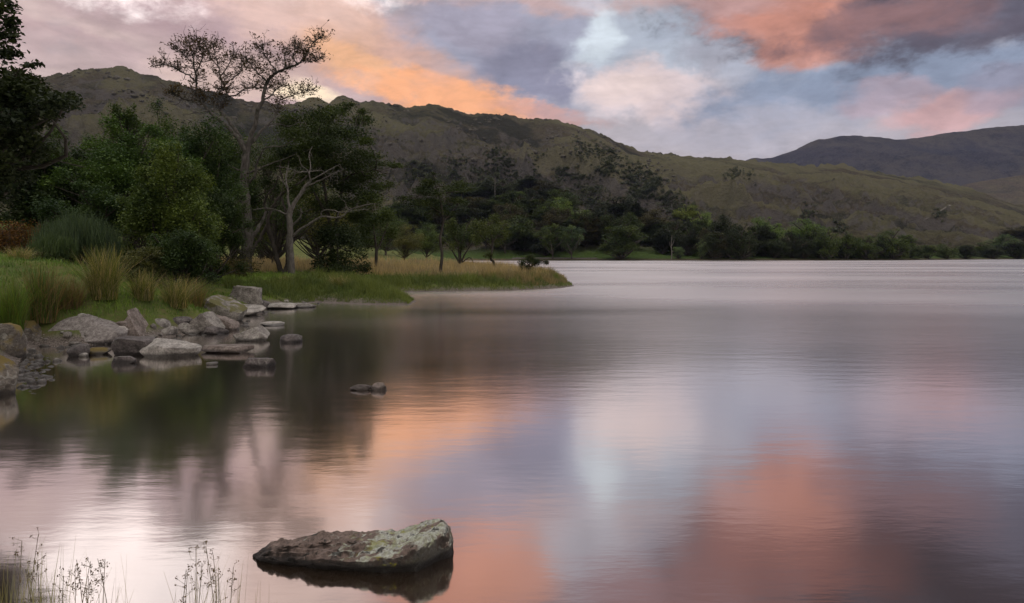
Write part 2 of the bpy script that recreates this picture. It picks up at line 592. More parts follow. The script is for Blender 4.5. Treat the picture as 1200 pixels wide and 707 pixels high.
gg.put(gl.inputs['Roughness'], rough)
gg.l.new(bmp.outputs[0], gl.inputs['Normal'])
df = gg.new('ShaderNodeBsdfDiffuse')
df.inputs['Color'].default_value = (0.026, 0.014, 0.005, 1)
lw = gg.new('ShaderNodeLayerWeight'); lw.inputs['Blend'].default_value = 0.5
fac = gg.remap(lw.outputs['Facing'], 0.45, 0.84, 0.42, 1.0)
mx = gg.new('ShaderNodeMixShader')
gg.l.new(fac, mx.inputs[0]); gg.l.new(df.outputs[0], mx.inputs[1]); gg.l.new(gl.outputs[0], mx.inputs[2])
gg.l.new(mx.outputs[0], out.inputs[0])
water = link('lake_water', mesh_np('lake_water', [(-2500, -40, 0), (3500, -40, 0), (3500, 1400, 0), (-2500, 1400, 0)], [[0, 1, 2, 3]]), m)
tag(water, kind='structure')

# ------------------------------------------------------------------ hills
RIDGE = [(-900, 200), (-500, 150), (-250, 100), (-100, 92), (0, 92), (64, 84), (85, 81.5), (102, 81.5), (136, 80), (149, 82), (170, 90), (185, 89),
         (210, 98), (238, 103.5), (258, 108.6), (282, 115), (322, 120.5), (344, 121.5), (353, 119), (359, 115.5), (366, 113.5), (374, 114.5), (380, 118.5), (385, 121),
         (395, 116), (404, 113), (412, 115.5), (425, 118.7), (437, 116.7), (446, 118.5), (454, 121), (470, 122), (483, 124), (492, 122), (504, 120), (514, 122.5), (525, 126), (550, 131),
         (571, 132.5), (587, 133), (608, 138), (642, 139.6), (675, 146), (700, 155), (725, 166), (746, 174), (771, 178), (812, 183),
         (867, 186), (900, 189), (950, 193), (983, 192.5), (1017, 199), (1058, 205), (1096, 211), (1133, 221), (1180, 236), (1230, 250), (1320, 268), (1500, 285), (2200, 297)]
FAR_RIDGE = [(700, 290), (820, 225), (875, 186.5), (887, 184.5), (904, 185), (918, 180), (933, 174.5), (958, 164), (975, 160.5), (987, 159), (1005, 160), (1025, 161), (1050, 164), (1070, 162.5), (1092, 159),
             (1117, 154), (1130, 153.5), (1158, 150), (1200, 147), (1300, 135), (1450, 140), (1700, 180), (2100, 230), (2600, 280)]
MID_RIDGE = [(980, 270), (1060, 236), (1110, 221), (1133, 215), (1160, 210), (1200, 204), (1260, 190), (1340, 182), (1500, 190), (1800, 230), (2400, 285)]


def ridge_e(prof, u):
    px = CX + u * F
    xs, ys = zip(*prof)
    return (HY - np.interp(px, xs, ys)) / F


def far_shore(u):
    return np.interp(CX + u * F, [-2000, 500, 900, 1060, 1200, 1500], [345, 345, 350, 390, 560, 700])


def fell_D(u):
    return 1300 + 200 * np.sin(u * 3 + 0.6) + 160 * np.clip(u, 0, 2)


def fell_rib(u, d):
    xs, ys = u * d / 300.0, d / 300.0
    wx = xs + .25 * fbm(xs * 1.5, ys * 1.5, 91, 3); wy = ys + .25 * fbm(xs * 1.5 + 7, ys * 1.5, 92, 3)
    return fbm(wx * 1.1 + wy * 1.3, wy * 0.7 - wx * 0.35, 21, 5, 0.5, True) * 0.6 + fbm(wx * 2.8 + wy, wy * 2.2, 5, 5, 0.55) * 0.4


def fell_z(u, d):
    d0 = far_shore(u)
    Dr = fell_D(u)
    t = (d - d0) / (Dr - d0)
    e = ridge_e(RIDGE, u)
    tt = np.clip(t, 0, 1)
    gsh = 0.26 * tt ** 0.66 + 0.74 * (1 - (1 - tt) ** 1.5) * (0.45 + 0.55 * tt)
    # ribs and gullies slanting down to the right, crags
    xs, ys = u * d / 300.0, d / 300.0
    q = fell_rib(u, d)
    crag = fbm(xs * 7, ys * 5, 44, 4, 0.6, True)
    env = np.sin(math.pi * tt ** 0.8)
    z = e * gsh * d + env * (q * 50 + crag * 24) * np.clip(e / 0.15, 0.2, 1.2)
    z = np.where(t <= 1, z, e * Dr + (d - Dr) * (-0.12))
    z = z + np.exp(-((t - 1) / 0.05) ** 2) * fbm(xs * 16, ys * 3, 71, 4, 0.65) * 10.0
    shore = np.clip((d - d0) / 25, -1, 1)
    z = np.where(t < 0, -2.0 + 2.0 * np.clip(1 + (d - d0) / 12, 0, 1), np.maximum(z * np.clip((d - d0) / 60, 0, 1) ** 0.7 , 0) + 0.75 * np.clip((d - d0) / 6, 0, 1))
    return z


def fan(name, us, ds, zf):
    U, DD = np.meshgrid(us, ds)
    return grid_mesh(name, np.stack([U * DD, DD, zf(U, DD)], -1))


def hill_mat(name, cols, sc, rockiness=0.5, lawn=False):
    m, gg, out = mat_new(name)
    o = gg.new('ShaderNodeTexCoord').outputs['Object']
    geo = gg.new('ShaderNodeNewGeometry')
    sN = gg.new('ShaderNodeSeparateXYZ'); gg.l.new(geo.outputs['Normal'], sN.inputs[0])
    sP = gg.new('ShaderNodeSeparateXYZ'); gg.l.new(o, sP.inputs[0])
    sl = gg.mul3(gg.vmath('ADD', o, gg.mul3(gg.noise(o, sc * 1.3, 3, out='Color'), (120, 120, 60))), (1.0, 0.55, 1.4))
    nA = gg.noise(sl, sc, 6, 0.6, 0.5)
    nB = gg.noise(gg.vmath('ADD', sl, (500, 0, 0)), sc * 2.3, 7, 0.62, 0.4)
    nC = gg.noise(gg.vmath('ADD', o, (0, 900, 0)), sc * 9, 7, 0.7)
    nD = gg.noise(o, sc * 40, 4, 0.7)
    grass, bracken, heath, rock = cols
    c = gg.mix(gg.remap(nA, 0.38, 0.62, 0, 1, True), grass, bracken)
    c = gg.mix(gg.remap(nB, 0.52, 0.64, 0, 0.85, True), c, heath)
    c = gg.mix(gg.remap(nC, 0.47, 0.66, 0, 0.6), c, tuple(x * 0.45 for x in heath))
    c = gg.mix(gg.remap(nD, 0.48, 0.66, 0, 0.6), c, tuple(x * 1.5 for x in grass))
    steep = gg.math('ADD', sN.outputs[2], gg.math('MULTIPLY', gg.math('SUBTRACT', nC, 0.5), 0.5))
    c = gg.mix(gg.remap(steep, 0.86, 0.70, 0, rockiness, True), c, rock)
    if lawn:
        ra = gg.new('ShaderNodeAttribute'); ra.attribute_name = 'rib'
        rb = gg.math('ADD', ra.outputs['Fac'], gg.math('MULTIPLY', gg.math('SUBTRACT', nC, 0.5), 0.5))
        c = gg.mix(gg.remap(rb, -0.05, -0.22, 0, 0.85, True), c, tuple(x * 0.62 for x in heath))
        c = gg.mix(gg.remap(rb, 0.16, 0.34, 0, 0.6, True), c, tuple(x * 1.7 for x in grass))
        lo = gg.math('ADD', sP.outputs[2], gg.math('MULTIPLY', gg.math('SUBTRACT', nA, 0.5), 14))
        c = gg.mix(gg.remap(lo, 9, 3, 0, 1, True), c, (0.075, 0.12, 0.03))
        c = gg.mix(gg.remap(sP.outputs[2], 1.3, 0.6, 0, 1), c, (0.11, 0.095, 0.06))
    pbsdf(gg, out, c, 0.95, 0.1, gg.math('ADD', nC, gg.math('MULTIPLY', nD, 0.4)), 1.0, 14.0)
    return m


M_FELL = hill_mat('fell grass and bracken', ((0.098, 0.092, 0.05), (0.08, 0.064, 0.044), (0.043, 0.044, 0.03), (0.12, 0.11, 0.105)), 0.006, 0.7, True)
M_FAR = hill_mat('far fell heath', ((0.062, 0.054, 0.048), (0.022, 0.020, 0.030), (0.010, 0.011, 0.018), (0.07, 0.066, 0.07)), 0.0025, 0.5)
M_MID = hill_mat('mid fell heath', ((0.11, 0.095, 0.055), (0.08, 0.06, 0.046), (0.05, 0.046, 0.034), (0.1, 0.095, 0.09)), 0.004, 0.4)

us = np.concatenate([np.linspace(-2.2, -0.72, 120), np.linspace(-0.715, 0.80, 900), np.linspace(0.81, 2.0, 90)])
ds = np.concatenate([np.linspace(330, 420, 46), np.linspace(424, 1500, 230), np.linspace(1510, 2600, 30)])
fell = link('hills', fan('fell', us, ds, fell_z), M_FELL, smooth=True)
U_, D_ = np.meshgrid(us, ds)
at = fell.data.attributes.new('rib', 'FLOAT', 'POINT')
at.data.foreach_set('value', fell_rib(U_, D_).ravel().astype(np.float32))
tag(fell, kind='structure')


def ridge_z(prof, Dr, d0, seed, amp):
    def f(u, d):
        e = ridge_e(prof, u)
        t = np.clip((d - d0) / (Dr - d0), 0, 1)
        xs, ys = u * d / (Dr * 0.22), d / (Dr * 0.22)
        q = fbm(xs + ys * 0.4, ys * 0.7, seed, 6, 0.52, True)
        z = e * d * (0.25 * t ** 0.6 + 0.75 * t ** 1.2) + np.sin(math.pi * t) * q * amp * np.clip(e / 0.12, 0, 1.3)
        z = np.where(d > Dr, e * Dr - (d - Dr) * 0.15, z) + np.exp(-((d / Dr - 1) / 0.04) ** 2) * fbm(xs * 8, ys * 2, seed + 5, 4, 0.6) * amp * 0.06
        return z - 4.0 * (t <= 0)
    return f


far_hill = link('far_hills', fan('far_hills', np.linspace(0.05, 2.6, 620), np.linspace(2900, 5600, 130), ridge_z(FAR_RIDGE, 4700, 3000, 301, 190)), M_FAR, smooth=True)
tag(far_hill, kind='structure')
mid_hill = link('middle_hills', fan('middle_hills', np.linspace(0.45, 2.4, 400), np.linspace(1900, 3200, 90), ridge_z(MID_RIDGE, 2800, 1950, 401, 35)), M_MID, smooth=True)
tag(mid_hill, kind='structure')


def fell_at(u, d):
    return float(fell_z(np.array([u]), np.array([d]))[0])

#@@OBJECTS@@
# ------------------------------------------------------------------ rocks
def ico(sub):
    bmv = bpy.data.meshes.new('tmp')
    import bmesh
    b = bmesh.new()
    bmesh.ops.create_icosphere(b, subdivisions=sub, radius=1)
    b.to_mesh(bmv); b.free()
    v = np.zeros(len(bmv.vertices) * 3, np.float32); bmv.vertices.foreach_get('co', v)
    f = np.array([p.vertices[:] for p in bmv.polygons], np.int32)
    bpy.data.meshes.remove(bmv)
    return v.reshape(-1, 3).astype(float), f


ICO = {s: ico(s) for s in (2, 3, 4, 5)}


def rock_mesh(name, seed, w, h, dep, cuts=(), ncut=7, sub=4, rough=0.085, lean=0.0, flat=None):
    """a chiselled stone: sphere cut by planes, weathered with noise; w x dep x h metres, its foot a little below z = 0"""
    rng = np.random.default_rng(seed)
    v, f = ICO[sub]
    v = np.sign(v) * np.abs(v) ** 0.8
    v /= np.abs(v).max(0)
    for _ in range(ncut):
        n = rng.normal(size=3); n /= np.linalg.norm(n)
        lim = rng.uniform(0.62, 0.92)
        s = v @ n
        v = v - np.maximum(0, s - lim)[:, None] * n
    for c in cuts:
        n = np.array(c[:3], float); n /= np.linalg.norm(n)
        s = v @ n
        v = v - np.maximum(0, s - c[3])[:, None] * n
    off = rng.uniform(-50, 50, 3)
    for k in range(len(v)):
        p = Vector(v[k] + off)
        nn = mnoise.fractal(p * 1.6, 1.0, 2.0, 5) * rough + abs(mnoise.fractal(p * 5.0, 0.9, 2.0, 3)) * rough * 0.4
        v[k] *= 1 + nn
    v = (v - (v.max(0) + v.min(0)) / 2) / ((v.max(0) - v.min(0)) / 2)
    z = v[:, 2]
    zz = (z + 1) / 2 * (h * 1.3) - h * 0.3
    x = v[:, 0] * w / 2 + lean * np.maximum(zz, 0)
    return mesh_np(name, np.stack([x, v[:, 1] * dep / 2, zz], -1), f)


def rock(name, label, cat, px, pyb, wpx, hpx, mat, seed, zb=None, dep=0.8, rz=0.0, **kw):
    """stone whose front foot stands at photo pixel row pyb, wpx wide and hpx tall in the photo"""
    d = dwater(pyb) if zb is None else (CZ - zb) * F / (pyb - HY)
    w, h = wpx / F * d, hpx / F * d * .88
    me = rock_mesh(name, seed, w, h, w * dep, **kw)
    o = link(name, me, mat, smooth=True)
    y = d + w * dep * 0.35
    o.location = ((px - CX) / F * d * (y / d), y, 0 if zb is None else zb)
    o.rotation_euler = (0, 0, rz)
    try:
        me.set_sharp_from_angle(angle=math.radians(38))
    except Exception:
        pass
    tag(o, label, cat, 'rocks along the left shore')
    return o


R = rock
R('shore_rock', 'ochre lichened rock at the left edge of the photo, its foot dark in the water', 'rock', -12, 466, 54, 60, M_ROCKOCHRE, 41, dep=1.0, ncut=4, rough=.12, cuts=[(.6, -.2, .75, .5)])
R('shore_rock', 'tall rock streaked mustard with lichen, behind the ochre rock at the left edge', 'rock', 8, 422, 38, 48, M_ROCKOCHRE, 42, dep=.9, ncut=5, rough=.11)
R('shore_rock', 'grey rock with a yellow lichened right face, beside dark rushes', 'rock', 34, 406, 40, 34, M_ROCKOCHRE, 3, cuts=[(.8, 0, .6, .55)])
R('boulder', 'broad grey sloping boulder slab between two rush tussocks', 'boulder', 103, 402, 92, 36, M_SHINGLE, 4, dep=.5, cuts=[(.12, -.75, .7, .3), (.6, 0, .8, .45), (-.9, 0, .35, .7)], ncut=1, rough=.03, zb=.03)
R('shore_rock', 'pale rounded rock leaning on the right end of the sloping slab', 'rock', 136, 399, 28, 20, M_ROCKPALE, 5, zb=.03)
R('shore_rock', 'small bluish grey rock at the foot of the sloping slab', 'rock', 121, 401, 20, 11, M_ROCK, 6, zb=.02)
R('pebble', 'small white stone lying on top of the sloping slab', 'stone', 96, 371, 9, 4, M_ROCKPALE, 7, zb=.55, sub=3)
R('pebble', 'small pinkish stone on the bank behind the sloping slab', 'stone', 143, 381, 13, 5, M_ROCKBROWN, 8, zb=.38, sub=3)
R('boulder', 'pointed brown boulder leaning to a sharp peak, right of the sloping slab', 'boulder', 156, 399, 44, 42, M_ROCKBROWN, 9, cuts=[(-.75, -.1, .66, .18), (.8, 0, .6, .2), (0, -1, .25, .6)], ncut=4, lean=.0)
R('shore_rock', 'rounded light grey rock just right of the pointed brown boulder', 'rock', 184, 394, 34, 23, M_ROCK, 10)
R('shore_rock', 'small wedge of grey rock in front of the rounded light grey rock', 'rock', 193, 395, 28, 14, M_ROCK, 11, cuts=[(-.6, 0, .8, .3)])
R('shore_rock', 'dark notched grey rock at the grass edge, middle of the rock row', 'rock', 213, 391, 30, 22, M_ROCKDARK, 12)
R('shore_rock', 'low grey rock in front of the dark notched one', 'rock', 222, 392, 30, 15, M_ROCK, 13)
R('boulder', 'peaked grey boulder with a pale ridge, tallest in the middle of the row', 'boulder', 241, 391, 42, 28, M_ROCK, 14, cuts=[(-.6, 0, .8, .35), (.7, 0, .7, .35)], ncut=5)
R('shore_rock', 'low dark rock at the foot of the peaked grey boulder', 'rock', 250, 392, 34, 10, M_ROCKDARK, 15)
R('shore_rock', 'reddish brown rock right of the peaked grey boulder', 'rock', 264, 388, 32, 22, M_ROCKBROWN, 16, cuts=[(.5, 0, .85, .5)])
o = R('boulder', 'big mossy dark boulder tilted down to the right above the row of rocks', 'boulder', 258, 378, 60, 36, M_ROCKMOSS, 17, cuts=[(.45, -.1, .9, .32), (-.8, 0, .5, .55), (.9, 0, -.35, .7)], ncut=5, dep=.6)
R('boulder', 'big square topped grey boulder streaked white, in front of the tall bare tree', 'boulder', 288, 360, 46, 28, M_ROCK, 18, zb=.12, cuts=[(0.12, 0, 1, .62), (.2, -1, .25, .66), (1, 0, .25, .8), (-1, 0, .35, .75)], ncut=3, dep=.7, rough=.11)
R('shore_rock', 'low dark step of rock against the square topped grey boulder', 'rock', 303, 361, 26, 14, M_ROCKDARK, 19, zb=.08, cuts=[(.5, 0, .85, .5)])
R('shore_rock', 'flat pale slab between the mossy tilted boulder and the square topped one', 'rock', 286, 371, 48, 16, M_ROCKPALE, 20, cuts=[(.3, -.3, .9, .25)], ncut=5)
R('shore_rock', 'flat pale rock at the water edge under the green promontory', 'rock', 329, 362.5, 38, 8, M_ROCKPALE, 21)
R('shore_rock', 'second flat greyer rock farther right under the green promontory', 'rock', 353, 361, 34, 6, M_ROCK, 22)
R('shore_rock', 'pale flat stone barely above the water, alone off the square topped boulder', 'rock', 320, 382, 32, 5, M_ROCKPALE, 23, sub=3)
R('shore_rock', 'pointed grey rock standing alone in the water like a low pyramid', 'rock', 296, 400, 42, 18, M_ROCK, 24, cuts=[(-.5, 0, .85, .3), (.8, 0, .6, .35), (0, -.8, .6, .4)], ncut=4)
R('shore_rock', 'small dark rock in the water, farthest right of the shore rocks', 'rock', 341, 402, 26, 11, M_ROCKDARK, 25)
R('shore_rock', 'long flat pinkish slab lying low in the water with a dark front edge', 'rock', 268, 414, 62, 9, M_ROCKBROWN, 26, cuts=[(0, 0, 1, .45)], ncut=5, dep=.5)
R('shore_rock', 'dark brick shaped rock in the water in front of the long flat slab', 'rock', 304, 431, 37, 12, M_ROCKDARK, 27, cuts=[(0, 0, 1, .5), (0, -1, .2, .6)], ncut=5, dep=.5)
R('pebble', 'tiny pale stone breaking the water left of the brick shaped rock', 'stone', 249, 428, 12, 4, M_ROCKPALE, 28, sub=3)
R('boulder', 'pale ribbed boulder shaped like a low wedge, nearest large rock of the shore group', 'boulder', 199, 419, 72, 22, M_ROCKPALE, 29, cuts=[(.35, -.1, .9, .35), (-.7, -.3, .6, .5)], ncut=5, dep=.6)
R('shore_rock', 'dark hollow faced rock behind the pale wedge shaped boulder', 'rock', 160, 417, 48, 24, M_ROCKDARK, 30, cuts=[(0.1, 0, 1, .6), (0, -1, -.3, .5)], ncut=5)
R('shore_rock', 'small bluish dark block of stone in the water before the hollow rock', 'rock', 147, 426, 26, 9, M_ROCKDARK, 31, cuts=[(0, 0, 1, .5), (0, -1, .1, .6)], ncut=4, dep=.5)
R('shore_rock', 'dark brown topped rock in the shallows before the sloping slab', 'rock', 91, 418, 28, 16, M_ROCKDARK, 32)
R('shore_rock', 'low yellow mossed rock right of the dark brown topped one', 'rock', 115, 416, 28, 9, M_ROCKOCHRE, 33)
R('pebble', 'small smooth pale stone at the foot of the dark brown topped rock', 'stone', 98, 418.5, 10, 5, M_ROCKPALE, 34, sub=3)
for lab, px, w, h, sd in (('low flat rock awash alone in the mid lake, left of its rounder twin', 423, 26, 7, 35),
                          ('small rounded rock awash alone in the mid lake, right of its flat twin', 443, 20, 10, 36)):
    o = R('shore_rock', lab, 'rock', px, 458, w, h, M_ROCKBROWN, sd, sub=4, dep=.6, rough=.12)
    o['group'] = 'rocks awash in the lake'

# the lichened slab in the foreground, lofted from left tip to thick right end
def hero_rock():
    # stations along the slab: x(m), front y, back y, top front z, top back z
    S = [(-1.47, 3.87, 3.89, .004, .004), (-1.41, 3.81, 3.93, .022, .03), (-1.30, 3.765, 3.97, .05, .066), (-1.18, 3.735, 3.985, .066, .095),
         (-1.03, 3.70, 3.99, .076, .116), (-.88, 3.68, 3.99, .082, .108), (-.74, 3.665, 3.99, .094, .102), (-.63, 3.66, 3.985, .118, .118),
         (-.53, 3.68, 3.97, .148, .148), (-.45, 3.74, 3.955, .178, .178), (-.39, 3.82, 3.94, .185, .185), (-.35, 3.86, 3.93, .14, .15), (-.335, 3.89, 3.92, .08, .09)]
    S = np.array(S)
    n = 150
    k = np.linspace(0, len(S) - 1, n)
    st = np.stack([np.interp(k, np.arange(len(S)), S[:, j]) for j in range(5)], 1)
    for j in range(1, 5):
        st[1:-1, j] = (st[:-2, j] + st[1:-1, j] * 2 + st[2:, j]) / 4
    rows = []
    mseg = 84
    for x, yf, yb, zf, zb in st:
        ov = 0.035 * min(1, zf / .14)
        prof = [(yf + .08, -.10), (yf + .03, -.01), (yf - ov * .7, zf * .45), (yf - ov, zf * .86), (yf - ov * .55, zf * 1.0), (yf + (yb - yf) * .3, zf * .75 + zb * .25 + .006),
                (yf + (yb - yf) * .65, zf * .3 + zb * .7 + .004), (yb - .03, zb), (yb, zb * .75), (yb + .01, 0), (yb - .03, -.10)]
        pr = np.array(prof)
        L = np.concatenate([[0], np.cumsum(np.hypot(*np.diff(pr, axis=0).T) + 1e-6)])
        q = np.linspace(0, L[-1], mseg)
        y = np.interp(q, L, pr[:, 0]); z = np.interp(q, L, pr[:, 1])
        rows.append(np.stack([np.full(mseg, x), y, z], 1))
    V = np.array(rows)
    out_ = V.copy()
    cy = V[:, :, 1].mean(1, keepdims=True)
    for i in range(n):
        endf = min(1, i / 8, (n - 1 - i) / 5)
        for j in range(mseg):
            p = Vector(V[i, j])
            a = mnoise.fractal(p * 7, 0.9, 2.1, 6) * .018 + mnoise.hetero_terrain(Vector((p.x * 14, p.y * 26, p.z * 14)), 0.8, 2.2, 5, 0.6) * .008 - .004
            # pitted, layered top on the left half, smoother on the thick end
            layer = abs(mnoise.noise(Vector((p.x * 6 + p.y * 9, p.y * 22, p.z * 30 + 3)))) * .045 * np.clip((-.7 - p.x) * 3, .2, 1)
            dz = (a - layer * (p.z > .03)) * (0.35 + .65 * endf)
            out_[i, j, 2] += dz * (1 if p.z > 0 else 0)
            out_[i, j, 1] += (dz * 0.9 if p.y > cy[i, 0] else -dz * 0.9)
            out_[i, j, 0] += mnoise.noise(p * 12 + Vector((9, 9, 9))) * .012
    return grid_mesh('lichened_slab', out_)


m, gg, out = mat_new('lichened slab stone')
o = gg.new('ShaderNodeTexCoord').outputs['Object']
sp = gg.new('ShaderNodeSeparateXYZ'); gg.l.new(o, sp.inputs[0])
geo = gg.new('ShaderNodeNewGeometry'); sN = gg.new('ShaderNodeSeparateXYZ'); gg.l.new(geo.outputs['Normal'], sN.inputs[0])
a1 = gg.noise(o, 14, 8, .68); a2 = gg.noise(o, 60, 5, .7); a3 = gg.noise(gg.mul3(o, (1, 1.6, 1)), 9, 6, .62, .8); a4 = gg.noise(gg.vmath('ADD', o, (4, 2, 7)), 19, 5, .6, .5)
c = gg.mix(gg.remap(a1, .3, .7), (.075, .055, .045), (.27, .205, .175))
c = gg.mix(gg.remap(a2, .45, .7, 0, .6), c, (.035, .028, .026))
thick = gg.remap(sp.outputs[0], -1.05, -.72, -.05, .17)
li = gg.remap(gg.math('ADD', a3, thick), .585, .665, 0, 1, True)
lic = gg.mix(gg.remap(a4, .4, .6), (.36, .40, .26), (.60, .65, .60))
li = gg.math('MULTIPLY', li, gg.remap(sN.outputs[2], -.1, .5, .5, 1, True))
c = gg.mix(gg.math('MULTIPLY', li, gg.remap(a2, .38, .56, .98, .45)), c, lic)
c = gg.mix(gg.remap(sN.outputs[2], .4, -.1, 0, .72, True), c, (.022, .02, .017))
blk = gg.remap(gg.math('ADD', a4, gg.math('MULTIPLY', thick, -.05)), .56, .64, 0, .85, True)
c = gg.mix(blk, c, (.022, .022, .018))
mo = gg.math('MULTIPLY', gg.remap(gg.math('ADD', gg.noise(gg.vmath('ADD', o, (1, 8, 2)), 12, 5, .6), gg.math('MULTIPLY', sN.outputs[2], .08)), .63, .70, 0, 1, True), gg.remap(sp.outputs[0], -.95, -.55))
c = gg.mix(mo, c, (.24, .24, .02))
wet = gg.remap(gg.math('ADD', sp.outputs[2], gg.math('MULTIPLY', gg.math('SUBTRACT', a1, .5), .07)), .035, .07, 1, 0, True)
c = gg.mix(gg.math('MULTIPLY', wet, .88), c, (.012, .011, .01))
pbsdf(gg, out, c, gg.remap(wet, 0, 1, .88, .4), .3, gg.math('ADD', a1, gg.math('MULTIPLY', a2, .5)), 1.0, .022)
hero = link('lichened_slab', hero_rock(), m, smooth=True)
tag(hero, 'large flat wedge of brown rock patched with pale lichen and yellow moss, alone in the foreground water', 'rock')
try:
    hero.data.set_sharp_from_angle(angle=math.radians(50))
except Exception:
    pass


# ------------------------------------------------------------------ trees
def crown_from_clumps(rng, clumps, n_total, size, up=0.8, name='crown', fuzz=0.22):
    """clumps: array of (x, y, z, rx, ry, rz)"""
    cl = np.asarray(clumps, float)
    wgt = (cl[:, 3] * cl[:, 4] * cl[:, 5]) ** (2 / 3)
    cnt = np.maximum(6, (n_total * wgt / wgt.sum()).astype(int))
    pts, tint = [], []
    for c, n in zip(cl, cnt):
        v = rng.normal(size=(n, 3))
        r = np.linalg.norm(v, axis=1, keepdims=True)
        v = v / r * (rng.uniform(0, 1, (n, 1)) ** 0.45) * (1 + fuzz * rng.normal(size=(n, 1)))
        pts.append(c[:3] + v * c[3:6])
        tint.append(np.clip(rng.uniform(.1, .75) + rng.normal(0, .16, n), 0, 1))
    return leaf_mesh(name, np.concatenate(pts), size, rng, np.concatenate(tint), up)


def limb_to(rng, a, b, r0, r1, sag=0.12, n=6):
    a = np.asarray(a, float); b = np.asarray(b, float)
    L = np.linalg.norm(b - a)
    t = np.linspace(0, 1, n)[:, None]
    bow = np.sin(math.pi * t) * (rng.normal(size=3) * sag * L * .5 + np.array([0, 0, -sag * L * .5]))
    return a + (b - a) * t + bow, np.linspace(r0, r1, n)


def gen_tree(seed, H, Rr, base=0.25, nc=26, leaves=6000, leaf=0.2, shape='round', clump=0.36, rtrunk=None, fuzz=.22):
    """trunk and crown meshes, foot at the origin"""
    rng = np.random.default_rng(seed)
    rtrunk = rtrunk or H * .022
    cb = H * base
    cz = (H + cb) / 2; hz = (H - cb) / 2
    cl = []
    for k in range(nc):
        v = rng.normal(size=3); v /= np.linalg.norm(v)
        lob = 1 + .22 * math.sin(3 * math.atan2(v[1], v[0]) + seed) + .16 * math.sin(4 * v[2] + seed * 1.7)
        out_l = rng.uniform() < .3
        rr = rng.uniform(.8, 1.02) if out_l else rng.uniform(.3, .84)
        p = v * rr * lob
        p[2] = np.clip(v[2] * rr * (.9 + .1 * lob), -1, 1)
        if base < .08 and shape != 'cone' and p[2] < 0:
            p[:2] *= .95 / max(.45, math.sqrt(1 - p[2] ** 2))
        zf = (p[2] + 1) / 2
        if shape == 'cone':
            wdt = 1.05 * (1 - zf) + .08
        elif shape == 'oval':
            wdt = .95 * math.sin(math.pi * min(.97, .16 + zf * .8))
        elif shape == 'flat':
            wdt = .55 + .6 * zf
        else:
            wdt = 1
        sc = rng.uniform(.6, 1.2) * clump * (.55 if out_l else 1)
        cl.append((p[0] * Rr * wdt, p[1] * Rr * wdt, cz + p[2] * hz, Rr * sc * (.4 + .6 * wdt), Rr * sc * (.4 + .6 * wdt), hz * sc * .75))
    crown = crown_from_clumps(rng, cl, leaves, leaf, 1.0, 'crown', fuzz)
    lines = []
    lean = rng.normal(size=2) * H * .02
    tz = np.linspace(-.25, H * .82, 9)
    tp = np.stack([lean[0] * (tz / H) + rng.normal(0, H * .008, 9), lean[1] * (tz / H) + rng.normal(0, H * .008, 9), tz], 1)
    lines.append((tp, rtrunk * np.array([1.35, 1.0, .9, .8, .7, .58, .45, .3, .14])))
    for c in cl:
        zs = np.clip(c[2] - rng.uniform(.15, .4) * H, cb * .6, H * .78)
        k = np.interp(zs, tz, np.arange(9))
        a = np.array([np.interp(zs, tz, tp[:, 0]), np.interp(zs, tz, tp[:, 1]), zs])
        r0 = rtrunk * (.5 - .35 * zs / H)
        lines.append(limb_to(rng, a, c[:3], max(r0, .02), .012))
    return tubes('trunk', lines, 6), crown


def put_tree(name, label, loc, meshes, color, cat='tree', group=None, rz=0.0, sc=(1, 1, 1), bark=None):
    t = empty(name, loc, rz)
    t.scale = sc
    tag(t, label, cat, group)
    tr = link('trunk', meshes[0], bark or M_BARK, t, smooth=True)
    cr = link('crown', meshes[1], M_LEAF, t)
    cr.color = (*color, 1)
    return t


DK, MID, BRT, YEL, BLU, BRN, VDK = (.052, .073, .03), (.125, .175, .065), (.062, .096, .025), (.075, .095, .025), (.072, .105, .062), (.06, .055, .033), (.024, .032, .017)

# --- traced limbs: the tall bare-limbed tree and the two beside it
def traced(paths, d, rng, wob=0.05):
    """paths: [(pixel polyline, base radius px, tip radius px, depth at base, depth at tip)] -> tube lines in world space"""
    lines = []
    for pl, r0, r1, y0, y1 in paths:
        n = len(pl)
        pts = np.array([P(x, y, d + y0 + (y1 - y0) * (k / max(1, n - 1)) ** 1.1) for k, (x, y) in enumerate(pl)])
        pts = smooth_line(pts, 5)
        pts[1:-1] += rng.normal(0, wob * .35, (len(pts) - 2, 3))
        q = np.linspace(0, 1, len(pts))
        lines.append((pts, (r0 + (r1 - r0) * q ** .8) * d / F))
    return lines


def local(lines, org):
    return [(np.asarray(p) - org, r) for p, r in lines]


